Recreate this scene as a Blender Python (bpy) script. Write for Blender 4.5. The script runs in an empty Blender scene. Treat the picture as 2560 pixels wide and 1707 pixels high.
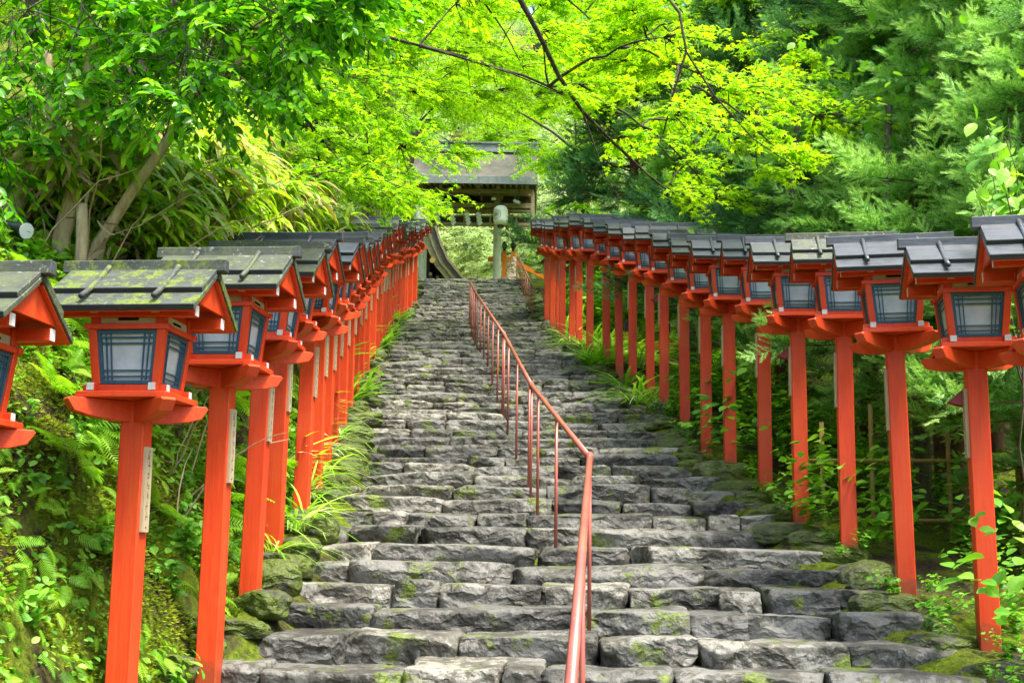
import bpy, math, random
import numpy as np
from mathutils import Matrix, Vector

C = bpy.context.scene.collection
SC = bpy.context.scene
R = math.radians
rng = np.random.default_rng(7)
random.seed(7)

# ------------------------------------------------------------------ camera, sky, sun, exposure
cam_d = bpy.data.cameras.new("camera")
cam = bpy.data.objects.new("camera", cam_d)
C.objects.link(cam)
cam_d.lens = 43.0
cam_d.sensor_width = 36.0
cam_d.clip_start = 0.05
cam_d.clip_end = 600.0
cam.matrix_world = Matrix.Rotation(R(90 + 9.72), 4, 'X') @ Matrix.Rotation(R(0.78), 4, 'Z')
SC.camera = cam

SUN_EL, SUN_AZ = 67.0, 125.0          # azimuth clockwise from +Y (up the stairs): high, from the right and a little behind
world = bpy.data.worlds.new("World")
SC.world = world
world.use_nodes = True
wn = world.node_tree.nodes
wl = world.node_tree.links
wn.clear()
wo = wn.new("ShaderNodeOutputWorld")
bg = wn.new("ShaderNodeBackground")
sky = wn.new("ShaderNodeTexSky")
sky.sky_type = 'NISHITA'
sky.sun_disc = False
sky.sun_elevation = R(SUN_EL)
sky.sun_rotation = R(SUN_AZ)
sky.air_density = 1.0
sky.dust_density = 3.0
bg.inputs[1].default_value = 0.15
wl.new(sky.outputs[0], bg.inputs[0])
wl.new(bg.outputs[0], wo.inputs[0])
sun_d = bpy.data.lights.new("sun", 'SUN')
sun_d.energy = 3.0
sun_d.angle = R(17.0)
sun_d.color = (1.0, 0.95, 0.86)
sun = bpy.data.objects.new("sun", sun_d)
C.objects.link(sun)
sdir = Vector((math.sin(R(SUN_AZ)) * math.cos(R(SUN_EL)), math.cos(R(SUN_AZ)) * math.cos(R(SUN_EL)), math.sin(R(SUN_EL))))
sun.rotation_euler = sdir.to_track_quat('Z', 'Y').to_euler()
sun.location = (0, 0, 60)
SC.view_settings.view_transform = 'Standard'
SC.view_settings.look = 'None'
SC.view_settings.exposure = 1.95
SC.view_settings.gamma = 1.0
SC.cycles.use_denoising = True
SC.cycles.max_bounces = 8
SC.cycles.diffuse_bounces = 4
SC.cycles.glossy_bounces = 3
SC.cycles.transmission_bounces = 5
SC.cycles.use_adaptive_sampling = True
SC.cycles.adaptive_threshold = 0.02
SC.cycles.caustics_reflective = False
SC.cycles.caustics_refractive = False


# ------------------------------------------------------------------ helpers
def tag(o, label=None, cat=None, group=None, kind=None):
    if label: o['label'] = label
    if cat: o['category'] = cat
    if group: o['group'] = group
    if kind: o['kind'] = kind
    return o


def empty(name, loc=(0, 0, 0), rz=0.0):
    o = bpy.data.objects.new(name, None)
    o.empty_display_size = 0.1
    C.objects.link(o)
    o.location = loc
    o.rotation_euler = (0, 0, rz)
    return o


def copy_tree(o, parent=None):
    c = o.copy()
    C.objects.link(c)
    c.parent = parent
    for ch in list(o.children):
        copy_tree(ch, c)
    return c


def link_mesh(name, me, parent=None):
    o = bpy.data.objects.new(name, me)
    C.objects.link(o)
    o.parent = parent
    return o


def raw_mesh(name, V, polys, mats, tint=None, midx=None, smooth=False):
    """polys: list of int arrays (k, n) of the same n each"""
    me = bpy.data.meshes.new(name)
    V = np.asarray(V, dtype=np.float32)
    me.vertices.add(len(V))
    me.vertices.foreach_set("co", V.ravel())
    loops = np.concatenate([np.asarray(p, dtype=np.int32).ravel() for p in polys])
    sizes = np.concatenate([np.full(len(p), np.asarray(p).shape[1], dtype=np.int32) for p in polys])
    starts = np.concatenate([[0], np.cumsum(sizes)[:-1]]).astype(np.int32)
    me.loops.add(len(loops))
    me.loops.foreach_set("vertex_index", loops)
    me.polygons.add(len(sizes))
    me.polygons.foreach_set("loop_start", starts)
    me.polygons.foreach_set("loop_total", sizes)
    if midx is not None:
        me.polygons.foreach_set("material_index", np.asarray(midx, dtype=np.int32))
    me.polygons.foreach_set("use_smooth", np.full(len(sizes), bool(smooth)))
    if tint is not None:
        a = me.attributes.new("tint", 'FLOAT', 'POINT')
        a.data.foreach_set("value", np.asarray(tint, dtype=np.float32))
    for m in (mats if isinstance(mats, (list, tuple)) else [mats]):
        me.materials.append(m)
    me.update(calc_edges=True)
    me.validate()
    return me


class MB:
    """collects solid pieces with a material index each and builds ONE mesh"""
    def __init__(s):
        s.v, s.f, s.m = [], [], []

    def add(s, verts, faces, mi=0, M=None):
        b = len(s.v)
        for p in verts:
            p = Vector(p)
            s.v.append(tuple(M @ p) if M is not None else tuple(p))
        for f in faces:
            s.f.append([b + i for i in f])
            s.m.append(mi)

    def box(s, x0, x1, y0, y1, z0, z1, mi=0, M=None, caps=None, bev=0.0):
        v = [(x0, y0, z0), (x1, y0, z0), (x1, y1, z0), (x0, y1, z0), (x0, y0, z1), (x1, y0, z1), (x1, y1, z1), (x0, y1, z1)]
        f = [(0, 3, 2, 1), (4, 5, 6, 7), (0, 1, 5, 4), (1, 2, 6, 5), (2, 3, 7, 6), (3, 0, 4, 7)]
        b = len(s.v)
        for p in v:
            p = Vector(p)
            s.v.append(tuple(M @ p) if M is not None else tuple(p))
        names = ['z-', 'z+', 'y-', 'x+', 'y+', 'x-']
        for k, fc in enumerate(f):
            s.f.append([b + i for i in fc])
            s.m.append(caps.get(names[k], mi) if caps else mi)

    def prism(s, poly, x0, x1, mi=0, M=None, capm=None, axis='x', em=None):
        """poly: list of (a,b); extruded along axis: x -> (x,a,b); y -> (a,y,b); z -> (a,b,z)"""
        n = len(poly)
        def P(t, a, b):
            return (t, a, b) if axis == 'x' else ((a, t, b) if axis == 'y' else (a, b, t))
        v = [P(x0, a, b) for a, b in poly] + [P(x1, a, b) for a, b in poly]
        f = [list(range(n))[::-1], [n + i for i in range(n)]]
        b = len(s.v)
        for p in v:
            p = Vector(p)
            s.v.append(tuple(M @ p) if M is not None else tuple(p))
        for fc in f:
            s.f.append([b + i for i in fc]); s.m.append(mi if capm is None else capm)
        for i in range(n):
            j = (i + 1) % n
            s.f.append([b + i, b + j, b + n + j, b + n + i]); s.m.append(em.get(i, mi) if em else mi)

    def tube(s, pts, radii, n=8, mi=0, cap=True):
        V, Q, T = tube_arrays(np.array(pts, float), np.array(radii if hasattr(radii, '__len__') else [radii] * len(pts), float), n)
        b = len(s.v)
        s.v += [tuple(p) for p in V]
        for q in Q:
            s.f.append([b + i for i in q]); s.m.append(mi)
        if cap:
            s.f.append([b + i for i in range(n)][::-1]); s.m.append(mi)
            s.f.append([b + len(V) - n + i for i in range(n)]); s.m.append(mi)

    def build(s, name, mats, parent=None, smooth=False, bevel=0.0, fixn=True):
        import bmesh
        me = bpy.data.meshes.new(name)
        me.from_pydata(s.v, [], s.f)
        for m in (mats if isinstance(mats, (list, tuple)) else [mats]):
            me.materials.append(m)
        me.polygons.foreach_set("material_index", s.m)
        if bevel > 0 or fixn:
            bm = bmesh.new()
            bm.from_mesh(me)
            bmesh.ops.recalc_face_normals(bm, faces=bm.faces)
            if bevel > 0:
                ed = [e for e in bm.edges if len(e.link_faces) == 2 and e.calc_face_angle(0) > 0.5]
                bmesh.ops.bevel(bm, geom=ed, offset=bevel, segments=1, affect='EDGES', clamp_overlap=True, material=-1)
            bm.to_mesh(me)
            bm.free()
        if smooth:
            me.polygons.foreach_set("use_smooth", [True] * len(me.polygons))
        me.update()
        return link_mesh(name, me, parent)


def tube_arrays(P, rad, n=6):
    P = np.asarray(P, float)
    k = len(P)
    T = np.gradient(P, axis=0)
    T /= np.linalg.norm(T, axis=1, keepdims=True) + 1e-9
    up = np.tile(np.array([0.13, 0.31, 0.94]), (k, 1))
    par = np.abs((T * up).sum(1)) > 0.95
    up[par] = (1, 0, 0.1)
    X = np.cross(T, up); X /= np.linalg.norm(X, axis=1, keepdims=True) + 1e-9
    Y = np.cross(T, X)
    for i in range(1, k):                      # parallel transport
        x = X[i - 1] - T[i] * (X[i - 1] @ T[i])
        nx = np.linalg.norm(x)
        if nx > 1e-4:
            X[i] = x / nx
            Y[i] = np.cross(T[i], X[i])
    a = np.linspace(0, 2 * np.pi, n, endpoint=False)
    V = P[:, None] + rad[:, None, None] * (np.cos(a)[None, :, None] * X[:, None] + np.sin(a)[None, :, None] * Y[:, None])
    V = V.reshape(-1, 3)
    Q = []
    for i in range(k - 1):
        A = i * n + np.arange(n)
        B = i * n + (np.arange(n) + 1) % n
        Q.append(np.stack([A, B, B + n, A + n], 1))
    return V, np.concatenate(Q), None


def tubes_mesh(name, lines, mat, n=6, parent=None):
    Vs, Qs, b = [], [], 0
    for P, rad in lines:
        V, Q, _ = tube_arrays(P, np.asarray(rad, float), n)
        Vs.append(V); Qs.append(Q + b); b += len(V)
    me = raw_mesh(name, np.concatenate(Vs), [np.concatenate(Qs)], mat, smooth=True)
    return link_mesh(name, me, parent)


# numpy value noise -------------------------------------------------
_PERM = np.random.default_rng(11).random((64, 64, 64)).astype(np.float32)


def vnoise(P, freq):
    Q = np.asarray(P, float) * freq + 1000.0
    I = np.floor(Q).astype(int)
    f = Q - I
    f = f * f * (3 - 2 * f)
    out = 0
    for dx in (0, 1):
        for dy in (0, 1):
            for dz in (0, 1):
                w = (f[:, 0] if dx else 1 - f[:, 0]) * (f[:, 1] if dy else 1 - f[:, 1]) * (f[:, 2] if dz else 1 - f[:, 2])
                out = out + w * _PERM[(I[:, 0] + dx) % 64, (I[:, 1] + dy) % 64, (I[:, 2] + dz) % 64]
    return out * 2 - 1


def fbm(P, freq, oct=3):
    s, a = 0, 1.0
    for k in range(oct):
        s = s + a * vnoise(P + 17.3 * k, freq * 2 ** k)
        a *= 0.5
    return s


def norm(v):
    return v / (np.linalg.norm(v, axis=-1, keepdims=True) + 1e-9)


def frames(d, n):
    """rotation matrices whose Y is d and whose Z is close to n"""
    y = norm(d)
    z = norm(n - y * (n * y).sum(-1, keepdims=True))
    x = np.cross(y, z)
    return np.stack([x, y, z], -1)


class Leaves:
    """many leaf-sized faces in one mesh"""
    def __init__(s, template):
        s.TV, s.TF = template[:2]
        s.TT = template[2] if len(template) > 2 else None
        s.p, s.r, s.s, s.t = [], [], [], []

    def add(s, pos, d, n, scale, tint):
        k = len(pos)
        s.p.append(pos); s.r.append(frames(d, n))
        s.s.append(np.broadcast_to(scale, (k,)).astype(float)); s.t.append(np.broadcast_to(tint, (k,)).astype(float))

    def arrays(s):
        p = np.concatenate(s.p); r = np.concatenate(s.r); sc = np.concatenate(s.s); t = np.concatenate(s.t)
        V = p[:, None] + sc[:, None, None] * np.einsum('kij,nj->kni', r, s.TV)
        k, n = len(p), len(s.TV)
        off = (np.arange(k) * n)[:, None, None]
        F = (s.TF[None] + off).reshape(-1, s.TF.shape[1])
        tt = np.repeat(t, n)
        if s.TT is not None: tt = np.clip(tt + np.tile(s.TT, k), 0, 1)
        return V.reshape(-1, 3), F, tt

    def mesh(s, name, mat, smooth=False):
        V, F, t = s.arrays()
        return raw_mesh(name, V, [F], mat, tint=t, smooth=smooth)


def rand_unit(k, g=rng):
    v = g.normal(size=(k, 3))
    return norm(v)


# leaf templates (base at origin, tip along +Y, face up +Z) -----------
def t_maple(lobes=5):
    ang = np.radians([-118, -58, 0, 58, 118]) if lobes == 5 else np.radians([-70, 0, 70])
    ln = [0.45, 0.72, 0.85, 0.72, 0.45] if lobes == 5 else [0.7, 0.9, 0.7]
    v = [(0, 0.28, 0)]
    f = []
    for a, l in zip(ang, ln):
        i = len(v)
        w = 0.13
        tip = (math.sin(a) * l, 0.28 + math.cos(a) * l, -0.10)
        m = (math.sin(a) * l * 0.42, 0.28 + math.cos(a) * l * 0.42)
        px, py = math.cos(a) * w, -math.sin(a) * w
        v += [(m[0] - px, m[1] - py, 0.02), tip, (m[0] + px, m[1] + py, 0.02)]
        f += [(0, i + 1, i), (0, i + 2, i + 1)]
    return np.array(v), np.array(f)


def t_oval(w=0.27, bend=0.12, fold=0.08):
    ys = [0.0, 0.18, 0.45, 0.75, 1.0]
    ws = [0.02, 0.75 * w, w, 0.72 * w, 0.0]
    v, f = [], []
    for y, ww in zip(ys, ws):
        z = -bend * y * y
        v += [(-ww, y, z + fold * ww / w), (0, y, z), (ww, y, z + fold * ww / w)]
    for i in range(4):
        a = i * 3
        f += [(a, a + 1, a + 4, a + 3), (a + 1, a + 2, a + 5, a + 4)]
    return np.array(v), np.array(f)


def t_blade(w=0.06, droop=0.45, seg=6):
    v, f = [], []
    for i in range(seg + 1):
        t = i / seg
        ww = w * (math.sin(math.pi * min(1, t * 0.93 + 0.07)) ** 0.6)
        if i == seg: ww = 0.0
        y = t * (1 - 0.25 * droop * t)
        z = -droop * t * t
        v += [(-ww, y, z + 0.25 * ww), (ww, y, z + 0.25 * ww)]
    for i in range(seg):
        a = 2 * i
        f.append((a, a + 1, a + 3, a + 2))
    return np.array(v), np.array(f)


def t_fern(n=15):
    """a pinnate frond: narrow leaflets left and right of an arching rib"""
    v, f = [], []
    def rib(t): return np.array([0, t * (1 - 0.12 * t), 0.10 * t - 0.42 * t * t])
    for i in range(n):
        t = 0.12 + 0.86 * i / (n - 1)
        c = rib(t); c2 = rib(t + 0.030)
        L = 0.27 * math.sin(math.pi * (0.18 + 0.80 * t)) ** 0.9
        for sd in (-1, 1):
            b = len(v)
            tip = c + np.array([sd * L, L * 0.38, -0.05 - 0.10 * L])
            v += [tuple(c), tuple(c2), tuple(tip), tuple(0.5 * (c2 + tip) + np.array([0, 0.022, 0]))]
            f.append((b, b + 2, b + 3, b + 1) if sd > 0 else (b, b + 1, b + 3, b + 2))
    for i in range(6):
        b = len(v)
        a, c = rib(i / 6), rib((i + 1) / 6)
        v += [tuple(a - [0.006, 0, 0]), tuple(a + [0.006, 0, 0]), tuple(c + [0.006, 0, 0]), tuple(c - [0.006, 0, 0])]
        f.append((b, b + 1, b + 2, b + 3))
    return np.array(v), np.array(f)


def t_cedar(nb=7, needles=6):
    """a conifer spray: a rib with rope-like side shoots, every shoot ringed with short curved needles"""
    v, f, tint = [], [], []
    g = np.random.default_rng(3)
    def shoot(o, d, L, n, s, base):
        d = np.array(d) / np.linalg.norm(d)
        side = np.cross(d, [0, 0, 1]); side /= np.linalg.norm(side)
        up = np.cross(side, d)
        b = len(v)
        e = o + d * L
        v.extend([tuple(o - side * s * 0.16), tuple(o + side * s * 0.16), tuple(e)])
        tint.extend([base - .25] * 3)
        f.append((b, b + 1, b + 2))
        for i in range(n):
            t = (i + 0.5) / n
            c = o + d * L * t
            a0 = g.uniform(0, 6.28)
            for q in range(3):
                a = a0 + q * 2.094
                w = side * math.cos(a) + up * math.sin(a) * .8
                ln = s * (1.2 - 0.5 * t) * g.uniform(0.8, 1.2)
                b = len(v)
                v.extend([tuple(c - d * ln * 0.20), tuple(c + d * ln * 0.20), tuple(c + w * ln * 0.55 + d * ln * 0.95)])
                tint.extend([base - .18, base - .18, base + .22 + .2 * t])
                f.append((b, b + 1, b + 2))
    def rib(t): return np.array([0, t, -0.14 * t * t + 0.14 * t ** 3])
    for i in range(nb):
        t = 0.06 + 0.80 * i / (nb - 1)
        for sd in (-1, 1):
            L = 0.44 * (1.05 - 0.75 * t) * g.uniform(0.75, 1.2)
            shoot(rib(t + g.uniform(-.03, .03)), [sd * g.uniform(.55, .85), 0.72, g.uniform(-0.15, 0.40)], L, needles, 0.075, -.12 + .3 * t)
    shoot(rib(0.78), [0, 1, 0.10], 0.26, needles + 1, 0.075, .2)
    for i in range(5):
        b = len(v)
        a, c = rib(i * 0.18), rib((i + 1) * 0.18)
        v.extend([tuple(a - [0.010, 0, 0]), tuple(a + [0.010, 0, 0]), tuple(c)])
        tint.extend([-.4] * 3)
        f.append((b, b + 1, b + 2))
    return np.array(v), np.array(f), np.array(tint)


def t_tuft(n=5, seed=1):
    g = np.random.default_rng(seed)
    v, f = [], []
    for i in range(n):
        a = g.uniform(0, 6.28); l = g.uniform(0.6, 1.0); w = 0.10
        d = np.array([math.cos(a) * 0.55, math.sin(a) * 0.55, 1.0]) * l
        s = np.array([-math.sin(a), math.cos(a), 0]) * w
        b = len(v)
        m = d * 0.55 + np.array([0, 0, 0.12])
        # template "up" is +Z
        v += [tuple(-s * 0.5), tuple(s * 0.5), tuple(m + s), tuple(d), tuple(m - s)]
        f += [(b, b + 1, b + 2), (b, b + 2, b + 4), (b + 4, b + 2, b + 3)]
    return np.array(v), np.array(f)


# ------------------------------------------------------------------ materials
def mat(name):
    m = bpy.data.materials.new(name)
    m.use_nodes = True
    nt = m.node_tree
    nt.nodes.clear()
    out = nt.nodes.new("ShaderNodeOutputMaterial")
    return m, nt, out


def N(nt, t, **kw):
    n = nt.nodes.new(t)
    for k, v in kw.items():
        if k in n.inputs:
            n.inputs[k].default_value = v
        else:
            setattr(n, k, v)
    return n


def ramp(nt, fac, stops):
    r = nt.nodes.new("ShaderNodeValToRGB")
    cr = r.color_ramp
    while len(cr.elements) < len(stops):
        cr.elements.new(0.5)
    for e, (p, c) in zip(cr.elements, stops):
        e.position = p
        e.color = (c[0], c[1], c[2], 1) if hasattr(c, '__len__') else (c, c, c, 1)
    nt.links.new(fac, r.inputs[0])
    return r.outputs[0]


def mixc(nt, fac, a, b):
    m = nt.nodes.new("ShaderNodeMix")
    m.data_type = 'RGBA'
    for s, v in ((m.inputs[0], fac), (m.inputs[6], a), (m.inputs[7], b)):
        if hasattr(v, 'is_output') or isinstance(v, bpy.types.NodeSocket):
            nt.links.new(v, s)
        elif hasattr(v, '__len__'):
            s.default_value = (*v[:3], 1)
        else:
            s.default_value = v
    return m.outputs[2]


def coords(nt, scale=(1, 1, 1), kind="Object"):
    tc = nt.nodes.new("ShaderNodeTexCoord")
    mp = nt.nodes.new("ShaderNodeMapping")
    mp.inputs["Scale"].default_value = scale
    nt.links.new(tc.outputs[kind], mp.inputs[0])
    return mp.outputs[0]


def noise(nt, vec, scale, detail=4, rough=0.55):
    n = nt.nodes.new("ShaderNodeTexNoise")
    n.inputs["Scale"].default_value = scale
    n.inputs["Detail"].default_value = detail
    n.inputs["Roughness"].default_value = rough
    if vec is not None:
        nt.links.new(vec, n.inputs["Vector"])
    return n.outputs[0]


def bump(nt, h, strength=0.4, dist=0.01, prev=None):
    b = nt.nodes.new("ShaderNodeBump")
    b.inputs["Strength"].default_value = strength
    b.inputs["Distance"].default_value = dist
    nt.links.new(h, b.inputs["Height"])
    if prev is not None:
        nt.links.new(prev, b.inputs["Normal"])
    return b.outputs[0]


def principled(nt, out, col, rough=0.6, spec=0.4, nrm=None, metal=0.0):
    p = nt.nodes.new("ShaderNodeBsdfPrincipled")
    if hasattr(col, '__len__'):
        p.inputs["Base Color"].default_value = (*col[:3], 1)
    else:
        nt.links.new(col, p.inputs["Base Color"])
    if isinstance(rough, (int, float)):
        p.inputs["Roughness"].default_value = rough
    else:
        nt.links.new(rough, p.inputs["Roughness"])
    p.inputs["Specular IOR Level"].default_value = spec
    p.inputs["Metallic"].default_value = metal
    if nrm is not None:
        nt.links.new(nrm, p.inputs["Normal"])
    if out is not None:
        nt.links.new(p.outputs[0], out.inputs[0])
    return p


def leaf_mat(name, stops, trans=0.45, rough=0.45, spec=0.35, tcol=(1.25, 1.25, 0.7)):
    m, nt, out = mat(name)
    at = N(nt, "ShaderNodeAttribute", attribute_name="tint")
    col = ramp(nt, at.outputs["Fac"], stops)
    p = principled(nt, None, col, rough, spec)
    tr = nt.nodes.new("ShaderNodeBsdfTranslucent")
    mul = nt.nodes.new("ShaderNodeMix"); mul.data_type = 'RGBA'; mul.blend_type = 'MULTIPLY'
    mul.inputs[0].default_value = 1.0
    nt.links.new(col, mul.inputs[6]); mul.inputs[7].default_value = (*tcol, 1)
    nt.links.new(mul.outputs[2], tr.inputs[0])
    ms = nt.nodes.new("ShaderNodeMixShader")
    ms.inputs[0].default_value = trans
    nt.links.new(p.outputs[0], ms.inputs[1]); nt.links.new(tr.outputs[0], ms.inputs[2])
    nt.links.new(ms.outputs[0], out.inputs[0])
    return m


def wood_mat(name, c0, c1, axis='z', rough=0.55, spec=0.35, grain=60, bmp=0.25, blotch=0.5, chips=None):
    m, nt, out = mat(name)
    sc = {'z': (1, 1, 0.06), 'x': (0.06, 1, 1), 'y': (1, 0.06, 1)}[axis]
    v = coords(nt, sc)
    g = noise(nt, v, grain, 3, 0.6)
    b = noise(nt, coords(nt), 5.0, 3)
    oi = nt.nodes.new("ShaderNodeObjectInfo")
    f = N(nt, "ShaderNodeMath", operation='MULTIPLY_ADD'); nt.links.new(b, f.inputs[0]); f.inputs[1].default_value = blotch
    nt.links.new(g, f.inputs[2])
    col = ramp(nt, f.outputs[0], [(0.45, c0), (1.0, c1)])
    if chips:
        # weathering: long streaks, faded faces, small chips; every post a little different
        va = N(nt, "ShaderNodeVectorMath", operation='MULTIPLY_ADD')
        tc = nt.nodes.new("ShaderNodeTexCoord")
        nt.links.new(oi.outputs["Random"], va.inputs[0]); va.inputs[1].default_value = (37, 37, 37); nt.links.new(tc.outputs["Object"], va.inputs[2])
        mp = nt.nodes.new("ShaderNodeMapping"); mp.inputs["Scale"].default_value = (1, 1, 0.10)
        nt.links.new(va.outputs[0], mp.inputs[0])
        st = noise(nt, mp.outputs[0], 16, 4, 0.65)
        col = mixc(nt, ramp(nt, st, [(0.42, 0.0), (0.72, 0.65)]), col, (0.66, 0.082, 0.013))
        col = mixc(nt, ramp(nt, st, [(0.24, 0.6), (0.40, 0.0)]), col, (0.36, 0.018, 0.006))
        bl = noise(nt, va.outputs[0], 2.6, 4, 0.6)
        col = mixc(nt, ramp(nt, bl, [(0.52, 0.0), (0.75, 0.5)]), col, (0.72, 0.10, 0.020))
        sx = nt.nodes.new("ShaderNodeSeparateXYZ"); nt.links.new(tc.outputs["Object"], sx.inputs[0])
        dn = N(nt, "ShaderNodeMath", operation='MULTIPLY_ADD'); nt.links.new(noise(nt, va.outputs[0], 18, 5, 0.7), dn.inputs[0]); dn.inputs[1].default_value = -0.30; nt.links.new(sx.outputs["Z"], dn.inputs[2])
        col = mixc(nt, ramp(nt, dn.outputs[0], [(0.0, 0.6), (0.06, 0.0)]), col, (0.16, 0.055, 0.02))
        cn = noise(nt, va.outputs[0], 26.0, 6, 0.75)
        col = mixc(nt, ramp(nt, cn, [(0.695, 0.0), (0.715, 1.0)]), col, chips)
    principled(nt, out, col, rough, spec, bump(nt, g, bmp, 0.004))
    return m


VERM = wood_mat("vermilion_paint", (0.58, 0.036, 0.007), (0.72, 0.060, 0.010), 'z', 0.45, 0.4, 70, 0.35, chips=(0.66, 0.36, 0.26))
VERM_X = wood_mat("vermilion_paint_board", (0.55, 0.036, 0.009), (0.68, 0.060, 0.013), 'x', 0.42, 0.4, 70, 0.35, chips=(0.66, 0.30, 0.20))
ORANGE = wood_mat("orange_paint", (0.78, 0.19, 0.014), (0.84, 0.24, 0.02), 'z', 0.5)
WHITE = wood_mat("white_end_paint", (0.42, 0.41, 0.38), (0.66, 0.65, 0.62), 'z', 0.6)
PLANKW = wood_mat("weathered_white_plank", (0.42, 0.36, 0.27), (0.68, 0.62, 0.52), 'x', 0.7)
PLAQUE = wood_mat("pale_plaque_wood", (0.30, 0.23, 0.13), (0.50, 0.41, 0.26), 'z', 0.6, 0.3, 45, 0.3)
TEAL = wood_mat("blue_grey_lattice_paint", (0.020, 0.070, 0.105), (0.035, 0.110, 0.160), 'z', 0.5)
DARK, _nt, _o = mat("dark_slot"); principled(_nt, _o, (0.012, 0.011, 0.010), 0.9, 0.1)
BLACKM, _nt, _o = mat("black_metal"); principled(_nt, _o, (0.02, 0.022, 0.024), 0.4, 0.5)
REDHOOD, _nt, _o = mat("dark_red_enamel"); principled(_nt, _o, (0.30, 0.014, 0.022), 0.35, 0.5)
INK, _nt, _o = mat("faded_ink"); principled(_nt, _o, (0.10, 0.07, 0.045), 0.8, 0.1)

m, nt, out = mat("lantern_paper")
pn = noise(nt, coords(nt), 9.0, 4)
pp = principled(nt, None, ramp(nt, pn, [(0.3, (0.36, 0.39, 0.415)), (0.7, (0.54, 0.57, 0.595))]), 0.7, 0.2)
nt.links.new(pp.outputs[0], out.inputs[0])
PAPER = m


def roof_mat(name, base0, base1, moss=None, lo=0.5, hi=0.6, lich=None, rough=0.5):
    m, nt, out = mat(name)
    g = noise(nt, coords(nt, (0.05, 1, 1)), 80, 3, 0.6)
    b = noise(nt, coords(nt), 9.0, 5, 0.65)
    oi = nt.nodes.new("ShaderNodeObjectInfo")
    va = N(nt, "ShaderNodeVectorMath", operation='ADD')
    tc = nt.nodes.new("ShaderNodeTexCoord")
    nt.links.new(tc.outputs["Object"], va.inputs[0])
    nt.links.new(oi.outputs["Random"], va.inputs[1])
    f = N(nt, "ShaderNodeMath", operation='MULTIPLY_ADD'); nt.links.new(b, f.inputs[0]); f.inputs[1].default_value = 0.8
    nt.links.new(g, f.inputs[2])
    col = ramp(nt, f.outputs[0], [(0.55, base0), (1.15, base1)])
    if lich:
        ln = noise(nt, va.outputs[0], 26.0, 4, 0.7)
        col = mixc(nt, ramp(nt, ln, [(0.60, 0.0), (0.66, 1.0)]), col, lich)
    if moss:
        mn = noise(nt, va.outputs[0], 8.0, 7, 0.72)
        mcol = ramp(nt, noise(nt, va.outputs[0], 60, 3), [(0.3, moss[0]), (0.7, moss[1])])
        col = mixc(nt, ramp(nt, mn, [(lo, 0.0), (hi, 1.0)]), col, mcol)
    principled(nt, out, col, rough, 0.45, bump(nt, f.outputs[0], 0.4, 0.004))
    return m


ROOF_BLACK = roof_mat("weathered_black_roof_board", (0.008, 0.010, 0.012), (0.040, 0.046, 0.050), rough=0.34)
ROOF_EDGE = roof_mat("black_roof_edge", (0.006, 0.007, 0.008), (0.022, 0.025, 0.027), rough=0.5)
ROOF_GREY = roof_mat("weathered_grey_roof_board", (0.012, 0.015, 0.017), (0.070, 0.076, 0.080), rough=0.38)
ROOF_LICHEN = roof_mat("lichen_roof_board", (0.012, 0.016, 0.014), (0.058, 0.066, 0.050), moss=((0.05, 0.062, 0.025), (0.095, 0.108, 0.048)), lo=0.46, hi=0.60, lich=(0.26, 0.28, 0.20), rough=0.6)
ROOF_MOSS = roof_mat("mossy_roof_board", (0.009, 0.012, 0.012), (0.050, 0.060, 0.046), moss=((0.045, 0.070, 0.007), (0.14, 0.18, 0.016)), lo=0.505, hi=0.555, lich=(0.11, 0.13, 0.08), rough=0.75)


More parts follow.
